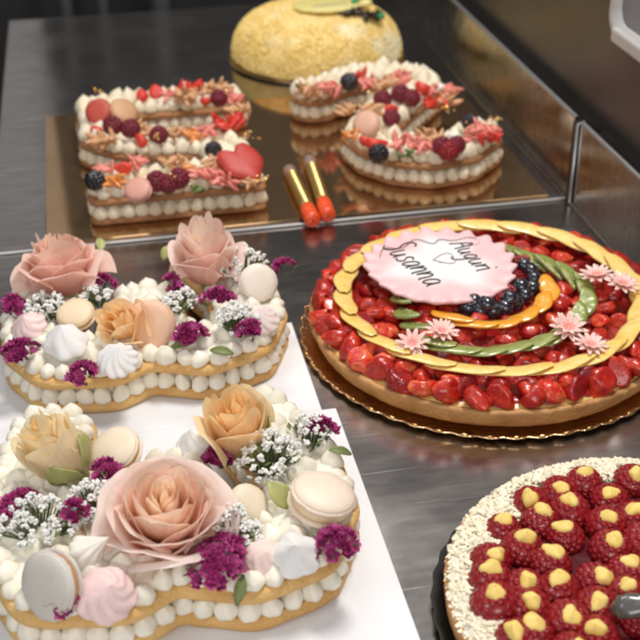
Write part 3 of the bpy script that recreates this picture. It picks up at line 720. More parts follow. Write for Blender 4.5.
def chunk(name,p,s,m,l,cat,ax=(0,-.3,.9),sp=0,seed=1):
    """irregular piece: crumpled lens"""
    mb=MB(); rows=[]; n=14
    for j in range(9):
        t_=PI*j/8; row=[]
        for k in range(n):
            a=2*PI*k/n; d=Vector((max(.02,math.sin(t_))*math.cos(a),max(.02,math.sin(t_))*math.sin(a),math.cos(t_)))
            w=1+.30*noise.noise(d*1.6+Vector((seed*3.1,0,0)))+.12*noise.noise(d*5+Vector((0,seed,0)))
            row.append(Vector((d.x*s[0]*w,d.y*s[1]*w,d.z*s[2]*w)))
        rows.append(row)
    mb.grid(rows,True); o=mb.build(name,M[m],None,loc=p); orient(o,ax,sp); return tag(o,l,cat,None)
def petals(p,s,m,l,n=6,seed=1,name='fruit_petals',cat='decoration'):
    """small heap of thin curled petals / shaved pieces"""
    rr=random.Random(seed); mb=MB(); s*=1.15; n=int(n*1.5)
    for i in range(n):
        c=Vector((rr.uniform(-1,1)*s,rr.uniform(-1,1)*s*.7,rr.uniform(0,.5)*s)); d=Vector((rr.uniform(-1,1),rr.uniform(-.6,.6),rr.uniform(-.2,.9))).normalized(); w=d.cross(Vector((rr.uniform(-.5,.5),-1,.3))).normalized()
        up=d.cross(w); rows=[]
        for j in range(6):
            v=j/5; hw=s*.30*math.sin(PI*min(.97,.1+v*.85)); rows.append([c+d*s*1.6*(v-.5)+w*q*hw+up*s*(.35*v*v+.25*q*q) for q in (-1,-.5,0,.5,1)])
        mb.grid(rows)
    o=mb.build(name,M[m],None,loc=p); sd=o.modifiers.new('thick','SOLIDIFY'); sd.thickness=.0006
    return tag(o,l,cat,BG+' petals' if False else None)
macaron('brick red macaron on the back left corner of the 5 cake',(-0.0029,1.5238,0.0620),(-.25,-.65,.72),.034,(.50,.07,.045),(.5,.12,.08),.017,group='macarons on the berry cakes')
macaron('tan macaron on the back row of the 5 cake',(0.0283,1.5220,0.0600),(.35,-.55,.75),.036,(.60,.34,.18),(.5,.3,.15),.017,group='macarons on the berry cakes')
macaron('large red heart shaped macaron on the right bend of the 5 cake',(0.1568,1.3038,0.0640),(.15,-.45,.88),.058,(.50,.045,.032),(.4,.06,.04),.020,heart=True,spin=.2,group='macarons on the berry cakes')
macaron('ridged pink tan macaron on the diagonal of the 2 cake',(0.3332,1.4081,0.0600),(-.3,-.55,.75),.034,(.66,.38,.27),(.6,.4,.25),.019,group='macarons on the berry cakes')
macaron('dusty pink macaron on the front row of the 5 cake',(0.0318,1.2772,0.0560),(-.2,-.5,.85),.030,(.66,.33,.26),(.6,.4,.3),.014,group='macarons on the berry cakes')
for a in (((0.0574,1.5856,0.0570),'red strawberry half left on the back row of the 5 cake',.0135),((0.0770,1.5888,0.0600),'red strawberry half right on the back row of the 5 cake',.0145),
          ((-0.0093,1.4722,0.0560),'red strawberry piece on the left bend of the 5 cake',.011),((0.0441,1.4306,0.0540),'red strawberry on the middle row of the 5 cake',.013),
          ((0.0194,1.3399,0.0580),'red strawberry at the left of the front row of the 5 cake',.013),((0.1416,1.5501,0.0570),'red strawberry on the back row right end of the 5 cake',.011)):
    sb(a[0],a[1],a[2],sp=R.uniform(0,6),ax=(R.uniform(-.3,.3),-.5,.8))
petals((0.1614,1.4508,0.0560),.014,'redflesh','crumpled red petals at the top right bend of the 5 cake',9,3)
petals((0.0077,1.3043,0.0540),.010,'apric','orange petals left on the front row of the 5 cake',6,4)
for p,l,m in (((0.1580,1.5385,0.0570),'dark raspberry on the back row right end of the 5 cake','rasp_d'),((0.0123,1.4708,0.0560),'dusky raspberry behind the left bend of the 5 cake','rasp_d'),((0.0344,1.4552,0.0560),'dark raspberry left on the middle row of the 5 cake','rasp_d'),
    ((0.0681,1.4319,0.0540),'large dark raspberry centred on the middle row of the 5 cake','rasp_d'),((0.0545,1.2925,0.0520),'left dark raspberry of a pair on the front row of the 5 cake','rasp_d'),((0.0805,1.2954,0.0520),'right dark raspberry of a pair on the front row of the 5 cake','rasp_d'),((0.0668,1.2885,0.0500),'small raspberry between the dark pair on the 5 cake','rasp_d')):
    rb(p,l,m,1.12)
bb_((0.1301,1.3746,0.0540),'blackberry on the right bend of the 5 cake'); bb_((-0.0138,1.3104,0.0560),'blackberry at the left end of the front row of the 5 cake',1.1); 
for p,s,m,l,n,sd in (((0.0927,1.4350,0.0560),.010,'tan','golden brown flakes on the middle row of the 5 cake',8,5),((0.1279,1.4304,0.0560),.011,'pinkp','pink and white petals left of the red petals on the 5 cake',7,6),
    ((0.0004,1.3382,0.0580),.009,'pinkp','pale pink petals above the front left blackberry',6,7),((0.0908,1.3134,0.0560),.010,'apric','apricot petals behind the dark raspberry pair',6,8),((0.1118,1.2997,0.0560),.011,'pinkp','pink petals left of the heart macaron',8,9),
    ((0.1013,1.2705,0.0520),.006,'leaf','green mint leaves at the front of the 5 cake',6,10),((0.1765,1.5448,0.0560),.011,'pinkp','pink shavings at the back right end of the 5 cake',8,11),((0.1182,1.5623,0.0560),.013,'tan','tan wafer shavings on the back row of the 5 cake',10,12),
    ((0.0975,1.5750,0.0560),.009,'pinkp','dusky pink shavings on the back row of the 5 cake',6,13),((-0.0019,1.4328,0.0560),.012,'tan','brown wafer shavings on the left bend of the 5 cake',9,14),((0.1307,1.2812,0.0520),.010,'pinkp','pink shavings in front of the heart macaron',8,15),((0.1634,1.2709,0.0520),.008,'tan','brown shavings right of the heart macaron',7,16),
    ((0.1261,1.3297,0.0560),.010,'tan','brown shavings behind the heart macaron',7,17)):
    petals(p,s,m,l,n,sd)
for p,l,r in (((-0.0026,1.5565,0.0780),'gold leaf on top of the brick red macaron',.006),((0.1412,1.5788,0.0640),'gold leaf on the back row of the 5 cake',.008),((0.1776,1.3801,0.0660),'gold leaf above the heart macaron',.010),((0.0722,1.2843,0.0640),'gold leaf on the dark raspberry pair',.006),((0.1758,1.2735,0.0560),'gold leaf at the right edge of the 5 cake',.006),((0.0586,1.4123,0.0640),'gold leaf specks on the middle row of the 5 cake',.008),((0.1678,1.5484,0.0640),'gold leaf at the back right end of the 5 cake',.006)):
    gold(l,p,r,9)
# the 2
for p,l,s in (((0.3177,1.5689,0.0560),'red strawberry on the back left arc of the 2 cake',.014),((0.4412,1.5246,0.0600),'big red strawberry at the top right of the 2 cake',.017),((0.3767,1.4546,0.0580),'red strawberry on the diagonal of the 2 cake',.012),((0.3320,1.3533,0.0560),'broad red strawberry on the base of the 2 cake',.017),((0.3220,1.3656,0.0560),'red strawberry piece left of the broad one on the 2 cake',.012)):
    sb(p,l,s,sp=R.uniform(-.5,.5),ax=(R.uniform(-.2,.2),-.5,.8))
for p,l,m in (((0.3726,1.4877,0.0560),'dark raspberry left on the diagonal of the 2 cake','rasp_d'),((0.3675,1.4178,0.0560),'dark raspberry low on the diagonal of the 2 cake','rasp_d'),((0.4010,1.5008,0.0560),'raspberry high on the diagonal of the 2 cake','rasp_d'),((0.4116,1.4826,0.0560),'raspberry below the big strawberry of the 2 cake','rasp_d'),((0.4060,1.3183,0.0540),'left raspberry of a pair on the base of the 2 cake','rasp_d'),((0.4249,1.3173,0.0540),'right raspberry of a pair on the base of the 2 cake','rasp_d'),((0.4119,1.3074,0.0500),'raspberry in front of the pair on the base of the 2 cake','rasp')):
    rb(p,l,m,1.1)
bb_((0.3406,1.5691,0.0570),'blackberry on the back arc of the 2 cake',1.15); bb_((0.3282,1.3216,0.0520),'blackberry at the front of the base of the 2 cake',1.15); bb_((0.4605,1.3789,0.0600),'blackberry at the right end of the 2 cake'); bb_((0.3994,1.5059,0.0600),'blackberry near the top of the diagonal of the 2 cake',.8)
for p,s,m,l,n,sd in (((0.2767,1.5701,0.0560),.006,'leaf','green leaves at the left tip of the 2 cake',6,20),((0.2859,1.5516,0.0560),.012,'tan','tan wafer curls at the left tip of the 2 cake',8,21),((0.3667,1.5575,0.0560),.011,'pinkp','mauve petals on the back arc of the 2 cake',8,22),((0.3925,1.5515,0.0560),.012,'tan','tan shavings on the back arc of the 2 cake',9,23),
    ((0.4600,1.4959,0.0600),.013,'pinkp','pink shavings at the top right of the 2 cake',10,24),((0.4574,1.4626,0.0580),.010,'tan','brown shavings under the pink ones of the 2 cake',8,25),((0.3604,1.3143,0.0520),.007,'leaf','green leaf in front of the base of the 2 cake',5,26),((0.3808,1.3241,0.0540),.012,'pinkp','long pale pink wafer on the base of the 2 cake',5,27),
    ((0.4709,1.3451,0.0600),.014,'pinkp','rosy shavings at the right end of the 2 cake',10,28),((0.4707,1.3316,0.0560),.010,'redflesh','red petals at the right end of the 2 cake',6,29),((0.4193,1.4910,0.0580),.009,'pinkp','pink petals beside the big strawberry',6,30),((0.3169,1.4662,0.0560),.010,'tan','tan curl at the left of the diagonal of the 2 cake',5,31),((0.3096,1.3905,0.0540),.009,'apric','apricot curl left of the broad strawberry',4,32)):
    petals(p,s,m,l,n,sd)
for p,s,m,l,n,sd in (((0.1237,1.5892,0.0560),.013,'redflesh','thin red petals on the back row of the 5 cake',7,50),((0.1576,1.5813,0.0560),.012,'tan','brown wafer pieces behind the back right raspberry',8,51),((0.0535,1.4544,0.0560),.011,'tan','brown wafer pieces left on the middle row of the 5 cake',8,52),
    ((0.1069,1.4249,0.0560),.011,'apric','apricot petals on the middle row of the 5 cake',7,53),((0.0810,1.3492,0.0560),.010,'tan','brown wafer pieces behind the front row raspberries',7,54),((0.0388,1.3494,0.0560),.010,'pinkp','pink petals behind the dusty pink macaron',7,55),((0.1809,1.4975,0.0560),.011,'tan','wafer pieces at the right end of the back row of the 5 cake',7,56),
    ((0.3571,1.5851,0.0560),.013,'redflesh','small red petals right of the blackberry on the back arc of the 2 cake',7,57),((0.4169,1.5627,0.0560),.013,'pinkp','pink petals left of the big strawberry of the 2 cake',8,58),((0.3128,1.5453,0.0560),.012,'pinkp','pink petals beside the back left strawberry of the 2 cake',7,59),((0.3556,1.4573,0.0560),.012,'tan','wafer curls above the ridged macaron',8,60),
    ((0.4001,1.3477,0.0560),.012,'tan','brown wafer pieces behind the base of the 2 cake',8,61),((0.4504,1.3413,0.0540),.010,'pinkp','pink petals right of the raspberry pair',7,62),((0.3619,1.3398,0.0560),.012,'pinkp','pink petals right of the broad strawberry',7,63),((0.4425,1.4638,0.0560),.011,'redflesh','red petals below the big strawberry of the 2 cake',7,64)):
    petals(p,s,m,l,n,sd)
chunk('marshmallow',(0.4292,1.3411,0.0600),(.010,.008,.008),'cream','small white marshmallow behind the raspberry pair','marshmallow',seed=4)
chunk('marshmallow',(0.4567,1.4998,0.0660),(.008,.006,.006),'cream','small white marshmallow among the top right shavings','marshmallow',seed=6)
for p,l,r in (((0.4681,1.4811,0.0660),'gold leaf at the top right of the 2 cake',.011),((0.4503,1.4430,0.0560),'gold leaf below the top right shavings',.008),((0.4546,1.3489,0.0680),'gold leaf on the right end of the 2 cake',.009),((0.4868,1.3590,0.0680),'gold leaf at the far right tip of the 2 cake',.007),((0.3680,1.5092,0.0600),'gold leaf on the back arc of the 2 cake',.008)):
    gold(l,p,r,11)
# fountain candles
for (p0,p1,l) in (((0.2299,1.2421,0.0120),(0.2283,1.3967,0.0110),'gold ribbed fountain candle with red cap, left of the pair'),((0.2497,1.2514,0.0120),(0.2593,1.4228,0.0110),'gold ribbed fountain candle with red cap, right of the pair')):
    a=Vector(p0); b=Vector(p1); L=(b-a).length; t=thing('fountain_candle',l,'candle',p0,'fountain candles on the gold board'); orient(t,(b-a))
    mb=MB(); pr=[(.001,0),(.0068,.0005),(.0085,.003),(.0088,.012),(.0074,.018),(.0086,.023),(.0085,L*.30),(.0066,L*.34),(.001,L*.34)]; mb.lathe([(q*1.12,z*.72) for q,z in pr],20); mb.build('cap',M['candle_red'],t)
    g=[]; z=L*.25; k=0
    while z<L*.86: g+= [(.0052,z),(.0065,z+.0008),(.0065,z+.0028),(.0052,z+.0036)]; z+=.0062
    mb=MB(); mb.lathe([(q*1.35,z) for q,z in g],18); mb.build('ribbed_tube',M['candle_gold'],t)
    mb=MB(); mb.lathe([(.0080,L*.23),(.0080,L*.87)],14); mb.build('groove_core',M['candle_dark'],t)
    mb=MB(); mb.lathe([(.0080,L*.85),(.0084,L*.87),(.0084,L*.99),(.0078,L),(.001,L)],18); mb.build('grip',M['candle_pink'],t)

# ================================================================== LARGE FRUIT TART
CX,CY=.3588,.9807
T=thing('fruit_tart','large round glazed fruit tart with strawberries, kiwi and a pink sugar plaque','tart',(CX,CY,0))
def loc_(p): return (p[0]-CX,p[1]-CY,p[2])
t=thing('cake_board','round scalloped gold foil board under the large fruit tart','cake board',(CX,CY,0))
def scal(r,z,a): return (r*(1+(.012*abs(math.sin(26*a))-.006 if r>.17 else 0)),z)
mb=MB(); mb.lathe([(.001,.001),(.16,.001),(.180,.0015),(.186,.0042),(.190,.0050),(.1885,.0040),(.180,.0006),(.001,.0004)],416,fn=scal); mb.build('foil_disc',M['gold_lace'],t)
mb=MB()
for k in range(52):
    a=2*PI*(k+.5)/52; c=(.1885*math.cos(a),.1885*math.sin(a),.0055); mb.ball(c,(.0034,.0012,.0012),8,5,Matrix.Rotation(a+PI/2,4,'Z'))
mb.build('scallop_edge',M['gold_leaf'],t)
def wob(r,z,a): 
    w=.0012*noise.noise(Vector((math.cos(a)*6,math.sin(a)*6,z*90)))+.0007*math.sin(a*70)*(1 if z>.018 else .3)
    return r+w, z+ (.0016*noise.noise(Vector((math.cos(a)*5,math.sin(a)*5,2))) if z>.012 else 0)
mb=MB(); mb.lathe([(.001,.0052),(.172,.0052),(.1745,.008),(.1775,.016),(.1800,.0225),(.1795,.0250),(.1765,.0258),(.1735,.0245),(.172,.020),(.001,.020)],260,fn=wob); mb.build('crust',M['crust'],T)
def cw(r,z,a): return r,z+.0016*noise.noise(Vector((r*70*math.cos(a),r*70*math.sin(a),0)))
mb=MB(); mb.lathe([(.001,.0265)]+[(r_,.0265) for r_ in (.03,.06,.09,.12,.14,.15,.158,.164,.169)]+[(.1745,.0225)],120,fn=cw); mb.build('custard',M['custard'],T)
mb=MB(); mb.lathe([(.001,.0292)]+[(r_,.0292) for r_ in (.04,.08,.12,.15,.164)]+[(.1695,.0268),(.1700,.0255)],140,fn=lambda r,z,a:(r*(1+(.012*math.sin(23*a)+.008*math.sin(41*a+1) if r>.15 else 0)),cw(r,z,a)[1])); mb.build('red_glaze',M['glaze'],T)
def sbp(x,y,z,s,m,ax=None,sp=None):
    return place('strawberry',R.choice(STRAW),m,(x,y,z),ax or (R.uniform(-.4,.4),R.uniform(-.5,.2),.9),R.uniform(0,6) if sp is None else sp,s,parent=T)
n=45
for k in range(n):
    a=2*PI*k/n+R.uniform(-.02,.02); r_=.1675+R.uniform(-.003,.003)
    m=R.choice(['straw','straw','straw_d','straw_cut','straw'])
    sbp(r_*math.cos(a),r_*math.sin(a),.0345,R.uniform(.0215,.0245),m,(math.cos(a)*.5+R.uniform(-.5,.5),math.sin(a)*.5+R.uniform(-.5,.5),.8),None)
for k in range(46):
    a=2*PI*(k+.5)/46+R.uniform(-.05,.05); r_=R.uniform(.154,.160)
    sbp(r_*math.cos(a),r_*math.sin(a),.0365,R.uniform(.0175,.0205),R.choice(['straw','straw_d','straw_cut','straw']),(R.uniform(-.6,.6),R.uniform(-.6,.4),.8),None)
pts=[]; tries=0
while len(pts)<100 and tries<9000:
    tries+=1; a=R.uniform(0,2*PI); r_=.132*math.sqrt(R.random()); q=(r_*math.cos(a),r_*math.sin(a))
    if all(math.hypot(q[0]-w[0],q[1]-w[1])>.0162 for w in pts): pts.append(q)
for q in pts:
    sbp(q[0],q[1],.0320,R.uniform(.0180,.0215),R.choice(['straw','straw_d','straw','straw_cut']))
def arc_slice(name,m,r0,a0,a1,w,th,z0,z1,x0=0,y0=0,taper=.35,seed=0,parent=T):
    rows=[]; n=11; k=12
    for i in range(n):
        v=i/(n-1); a=a0+(a1-a0)*v; q=math.sin(PI*min(.985,max(.015,v)))**taper; z=z0+(z1-z0)*v
        ww=w*q*(1+.06*noise.noise(Vector((v*3,seed,0)))); row=[]
        for j in range(k):
            b=2*PI*j/k; dr=ww/2*math.cos(b); dz=th/2*q*math.sin(b)*(1-.25*math.cos(b)**2); rr=r0+dr+.0012*math.sin(v*9+seed)
            row.append(Vector((x0+rr*math.cos(a),y0+rr*math.sin(a),z+dz+dr*.15)))
        rows.append(row)
    mb=MB(); mb.grid(rows,True); return mb.build(name,M[m],parent)
n=21
for k in range(n):
    a=2*PI*k/n+.1; arc_slice('pineapple_slice','pine',.1460+R.uniform(-.001,.001),a-.29,a+.20,.0200,.0046,.0435,.0500,seed=k)
def polar(p): x,y=p[0]-CX,p[1]-CY; return math.hypot(x,y),math.atan2(y,x)
def half_slice(name,p,rad,kind,lean,turn=0,seed=0):
    """thin half-round fruit slice, rind outwards, leaning on its neighbour"""
    rr=random.Random(seed); r_,a=polar(p); mb=MB(); nr,na=9,26; cols=[]
    def c_(q,t):
        if kind=='kiwi':
            if q<.22: return (.50,.52,.25)
            if q<.52 and math.sin(t*13+seed)*math.sin(q*22)>.75: return (.06,.06,.02)
            return lerp((.38,.42,.14),(.25,.30,.07),min(1,(q-.22)/.7)) if q<.96 else (.22,.24,.07)
        if q>.93: return (.93,.55,.10)
        return (.95,.62,.20) if abs(math.sin(t*4.5+.3))<.16 or q<.12 else lerp((.93,.42,.03),(.88,.32,.01),rr.random())
    for top in (1,0):
        rows=[]
        for i in range(nr):
            q=i/(nr-1); row=[]
            for k in range(na):
                t=-PI/2+PI*k/(na-1); x=rad*q*math.cos(t)*.82; y=rad*q*math.sin(t); z=(.0019 if q<.97 else .0008)*(1 if top else -1)+.0008*noise.noise(Vector((x*200,y*200,seed)))
                row.append(Vector((x-rad*.35,y,z))); cols.append(c_(q,t))
            rows.append(row)
        base=len(mb.v); mb.grid(rows)
        if top: b0=base
    n0=nr*na; ed=[i*na for i in range(nr)][::-1]+[(nr-1)*na+k for k in range(0,na)]
    ring=[(nr-1)*na+k for k in range(na)]+[i*na+na-1 for i in range(nr-2,-1,-1)]+[i*na for i in range(1,nr)]
    for u_,v_ in zip(ring,ring[1:]): mb.f.append((b0+u_,b0+v_,b0+n0+v_,b0+n0+u_))
    mb.c=cols
    o=mb.build(name,M['vgloss'],T); o.location=(p[0]-CX,p[1]-CY,p[2]); o.rotation_mode='QUATERNION'
    o.rotation_quaternion=Quaternion((0,0,1),a+turn)@Quaternion((1,0,0),lean)@Quaternion((0,1,0),rr.uniform(-.1,.22))
fruit_ps=[(0.2757,0.9040,0.0440),(0.2916,0.8863,0.0440),(0.3133,0.8764,0.0440),(0.3399,0.8759,0.0440),(0.3669,0.8788,0.0440),(0.3911,0.8861,0.0440)]
for i,q_ in enumerate(fruit_ps): r_,a=polar(q_); arc_slice('kiwi_slice','kiwi',r_,a-.22,a+.24,.0215,.0055,.0415,.0500,seed=i)
for i,p in enumerate([(0.4229,0.9147,0.0450),(0.4440,0.9394,0.0450),(0.4535,0.9679,0.0450),(0.4489,0.9966,0.0450),(0.4380,1.0188,0.0450),(0.4233,1.0378,0.0450),(0.4123,1.0564,0.0450)]): half_slice('kiwi_slice',p,.0215,'kiwi',.30,seed=20+i)
for i,p in enumerate([(0.2837,1.0137,0.0450),(0.2682,0.9860,0.0450),(0.2647,0.9571,0.0450),(0.2674,0.9336,0.0450)]): half_slice('kiwi_slice',p,.0210,'kiwi',.32,seed=40+i)
for i,q_ in enumerate([(0.3071,0.9380,0.0440),(0.3236,0.9211,0.0440),(0.3476,0.9159,0.0440),(0.3746,0.9251,0.0440),(0.4000,0.9449,0.0440),(0.4172,0.9715,0.0440)]): r_,a=polar(q_); arc_slice('peach_slice','orange',r_,a-.38,a+.34,.0190,.0055,.0430,.0510,seed=50+i)
BL=MB(); BL.ball((0,0,0),.0080,16,12); BL.lathe([(.0034,.0069),(.0038,.0082),(.0026,.0076),(.001,.0070)],10); BLM=BL.mesh('blueberry')
for i,p in enumerate(((0.3287,0.9565,0.0440),(0.3383,0.9485,0.0440),(0.3506,0.9458,0.0440),(0.3637,0.9489,0.0440),(0.3773,0.9558,0.0440),(0.3906,0.9671,0.0440),(0.4028,0.9809,0.0440),(0.4112,0.9981,0.0440),(0.4140,1.0149,0.0440),(0.3362,0.9615,0.0470),(0.4107,1.0267,0.0440),(0.3895,0.9768,0.0490),(0.3704,0.9547,0.0500),(0.3449,0.9483,0.0500))):
    o=place('blueberry',BLM,'blueb',loc_(p),(R.uniform(-.6,.6),R.uniform(-.8,.2),.7),0,R.uniform(.98,1.15),parent=T)
for p in ((0.3626,0.9853,0.0430),(0.3786,0.9986,0.0430),(0.3505,0.9736,0.0430),(0.3775,0.9800,0.0430),(0.3945,1.0080,0.0430),(0.3649,0.9702,0.0420),(0.3465,0.9868,0.0430),(0.4103,1.0377,0.0430)):
    place('raspberry',R.choice(RASP),'rasp',loc_((p[0],p[1],p[2]-.006)),(R.uniform(-.4,.4),-.4,.9),0,1.0,parent=T)
for p in ((0.3354,0.9386,0.0400),(0.3493,0.9052,0.0380),(0.3124,0.9188,0.0380),(0.2979,0.9464,0.0380),(0.4206,0.9494,0.0400),(0.4378,0.9805,0.0400),(0.4055,0.9233,0.0400),(0.3771,0.9139,0.0380),(0.3514,0.8687,0.0360),(0.3132,0.8684,0.0360),(0.2797,0.8638,0.0360),(0.3826,0.8620,0.0360),(0.4491,0.9172,0.0380),(0.4660,0.9430,0.0380),(0.4720,0.9724,0.0380),(0.4421,1.0635,0.0380),(0.4126,1.0916,0.0380),(0.4599,1.0456,0.0380),(0.2889,0.9679,0.0380),(0.2435,0.9835,0.0370),(0.2412,0.9453,0.0370)):
    q=loc_(p); sbp(q[0],q[1],q[2]-.001,R.uniform(.0165,.0195),R.choice(['straw','straw','straw_cut']))
# plaque -----------------------------------------------------------
PX,PY,PZ=.3215,1.0300,.0520
t=thing('sugar_plaque','round pink edged sugar plaque with dark handwriting lying on the fruit tart','plaque',(PX,PY,PZ)); t.rotation_euler=(.02,0,.0)
def pq(r,z,a): 
    e=max(0,(r-.055)/.022); return r*(1+e*(.036*math.cos(21*a+.5*math.sin(2*a))+.014*math.sin(5*a))),z+.0022*e*e*math.cos(21*a)+.0010*math.sin(2*a+1)*r/.07
def pcol(r,a):
    s=min(1,max(0,(r-.036+.008*math.sin(3*a+1)+.005*math.sin(7*a))/.022)); return lerp((.83,.80,.80),(.84,.53,.54),s)
prof=[(.001,.0046)]+[(r_,.0046) for r_ in (.015,.03,.04,.046,.052,.058,.064,.069,.073)]+[(.0755,.0040),(.0765,.0025),(.0755,.0005),(.001,.0002)]
cols=[pcol(r_,2*PI*k/168) for (r_,z) in prof for k in range(168)]
mb=MB(); mb.lathe(prof,168,col=cols,fn=pq); mb.build('sugar_disc',M['plaque'],t)
GL={'S':([[(.5,.85),(.3,1),(.08,.85),(.15,.6),(.42,.42),(.45,.15),(.2,0),(0,.15)]],.62),'u':([[(0,.5),(.02,.12),(.15,0),(.32,.1),(.36,.5),(.38,.08),(.47,0)]],.55),
's':([[(.32,.42),(.2,.5),(.06,.4),(.12,.28),(.3,.2),(.28,.04),(.1,0),(0,.08)]],.42),'a':([[(.36,.42),(.2,.5),(.03,.32),(.06,.06),(.2,0),(.36,.2),(.37,.48),(.38,.1),(.47,0)]],.54),
'n':([[(0,.5),(.03,0),(.05,.3),(.18,.5),(.33,.42),(.36,0),(.44,0)]],.5),'A':([[(0,0),(.3,1),(.55,0)],[(.1,.38),(.48,.38)]],.68),
'g':([[(.36,.42),(.2,.5),(.03,.32),(.06,.08),(.2,.02),(.36,.2),(.38,.5),(.36,-.25),(.2,-.42),(.03,-.3)]],.52),'r':([[(0,.5),(.03,0),(.05,.3),(.15,.48),(.3,.46)]],.36),'i':([[(0,.5),(.03,0),(.1,0)],[(.01,.68),(.02,.74)]],.2)}
def smooth(pl,n=2):
    for _ in range(n):
        q=[pl[0]]
        for a,b in zip(pl[:-1],pl[1:]): q+=[(a[0]*.75+b[0]*.25,a[1]*.75+b[1]*.25),(a[0]*.25+b[0]*.75,a[1]*.25+b[1]*.75)]
        pl=q+[pl[-1]]
    return pl
def word(txt,x0,y0,dirx,diry,size,cap_,name,m='ink',rad=.00055):
    d=Vector((dirx,diry)).normalized(); u=Vector((-d.y,d.x)); mb=MB(); cur=0
    for ch in txt:
        st,adv=GL[ch]
        for s in st:
            pts_=[Vector((x0,y0))+d*(cur+gx+.16*gy)*size+u*gy*cap_ for gx,gy in (smooth(s) if len(s)>2 else s)]
            mb.tube([(p.x,p.y,.0050+.0010*math.sin(2*math.atan2(p.y,p.x)+1)*p.length/.07) for p in pts_],rad,5)
        cur+=adv
    return mb.build(name,M[m],t)
word('Susanna',-.052,.046,.28,-1,.0260,.038,'name_writing',rad=.00085)
word('Auguri',.020,.036,.18,-1,.0225,.030,'greeting_writing',rad=.00075)
mb=MB(); hp=smooth([(0,-.011),(.010,0),(.011,.007),(.005,.010),(0,.005),(-.005,.010),(-.011,.007),(-.010,0),(0,-.011)]); mb.tube([(.006+p[1]*1.1,.006-p[0],.0052) for p in hp],.0004,5); mb.build('heart_drawing',M['ink2'],t)
mb=MB(); sw=smooth([(-.058,.022),(-.050,.044),(-.030,.034),(-.012,.058),(.004,.036),(.012,.050),(.026,.040),(.048,.048),(.054,.030),(.038,.026)]); mb.tube([(p[0],p[1],.0052) for p in sw],.0004,5); mb.build('flourish',M['ink'],t)
# daisies ----------------------------------------------------------
def daisy(p,s,ax,l,spin):
    t=thing('sugar_daisy',l,'sugar flower',p,'pink sugar daisies on the fruit tart'); orient(t,ax,spin)
    for ring,(n_,rad,z0,lift,c0) in enumerate(((11,1.0,0,.14,(.88,.50,.44)),(9,.72,.0016,.42,(.86,.44,.38)))):
        for k in range(n_):
            mb=MB(); a=2*PI*(k+.5*ring)/n_+R.uniform(-.05,.05); rows=[]; cols=[]; Lp=s*rad*R.uniform(.92,1.05)
            for j in range(7):
                v=j/6; w=s*.155*math.sin(PI*min(.93,.14+v*.80))**.7; r_=Lp*(.06+.94*v); z=z0+Lp*lift*v*v+.001
                rows.append([Vector((r_*math.cos(a)-q*w*math.sin(a),r_*math.sin(a)+q*w*math.cos(a),z+w*.5*(q*q))) for q in (-1,-.5,0,.5,1)]); cols+=[lerp((.80,.22,.19),(.90,.60,.54),min(1,v*1.6))]*5
            mb.grid(rows,False,cols); o=mb.build('petal',M['daisy'],t); sd=o.modifiers.new('thick','SOLIDIFY'); sd.thickness=.0009
    mb=MB(); mb.ball((0,0,.0025),(s*.17,s*.17,s*.09),12,7,col=(.86,.34,.28)); mb.build('flower_centre',M['daisy'],t)
for p,s,ax,l,sp in (((0.2555,0.8932,0.0500),.0170,(-.1,-.35,.93),'pink sugar daisy at the left front of the fruit tart',.2),((0.2862,0.9047,0.0520),.0165,(.1,-.15,.97),'pink sugar daisy behind and right of the left front daisy',.5),
  ((0.4032,0.8865,0.0520),.0185,(.0,-.32,.93),'pink sugar daisy right of the orange segments, upper of two',.1),((0.4124,0.8556,0.0500),.0170,(.1,-.1,.97),'pink sugar daisy right of the orange segments, lower of two',.6),
  ((0.4666,0.9716,0.0540),.0185,(-.1,.05,.97),'pink sugar daisy at the back right of the fruit tart, left of two',.3),((0.4834,0.9490,0.0540),.0180,(.1,-.1,.97),'pink sugar daisy at the back right of the fruit tart, right of two',.8)):
    daisy(p,s,ax,l,sp)

# ================================================================== LEMON CRUMB CAKE
LX,LY=.3560,1.866
T2=thing('lemon_cake','round yellow crumb covered cake with icing sugar at the back of the counter','cake',(LX,LY,0))
def lz(r,z,a):
    nn=noise.noise(Vector((r*38*math.cos(a),r*38*math.sin(a),z*38)))+.5*noise.noise(Vector((r*95*math.cos(a),r*95*math.sin(a),z*95))); return r+.0020*nn,z+.0026*nn
prof=[(.001,.004),(.134,.004)]+[(.137*math.cos(b)**.45 if math.cos(b)>0 else .001,.008+.070*math.sin(b)) for b in [k*PI/2/26 for k in range(26)]]+[(.001,.078)]
mb=MB(); mb.lathe(prof,200,fn=lz); mb.build('sponge_dome',M['lemon'],T2)
def crumbs(n,place_fn,smin,smax,seed):
    rr=random.Random(seed); mb=MB()
    for i in range(n):
        p,nrm=place_fn(rr); s=[rr.uniform(smin,smax) for _ in range(3)]; q=Quaternion((rr.gauss(0,1),rr.gauss(0,1),rr.gauss(0,1),rr.gauss(0,1))).normalized()
        vs=[]
        for v in ((1,0,0),(-1,0,0),(0,1,0),(0,-1,0),(0,0,1),(0,0,-1)):
            d=q@Vector((v[0]*s[0],v[1]*s[1],v[2]*s[2])); vs.append(Vector(p)+d*rr.uniform(.7,1.2))
        mb.add(vs,[(0,2,4),(2,1,4),(1,3,4),(3,0,4),(2,0,5),(1,2,5),(3,1,5),(0,3,5)])
    return mb
def dome(rr):
    a=rr.uniform(0,2*PI); b=math.asin(rr.random()**.8); r_=.138*math.cos(b)**.45; return (r_*math.cos(a),r_*math.sin(a),.008+.071*math.sin(b)),None
o=crumbs(8000,dome,.0009,.0029,5).build('crumb_coating',M['lemon_c'],T2,False); o['kind']='stuff'
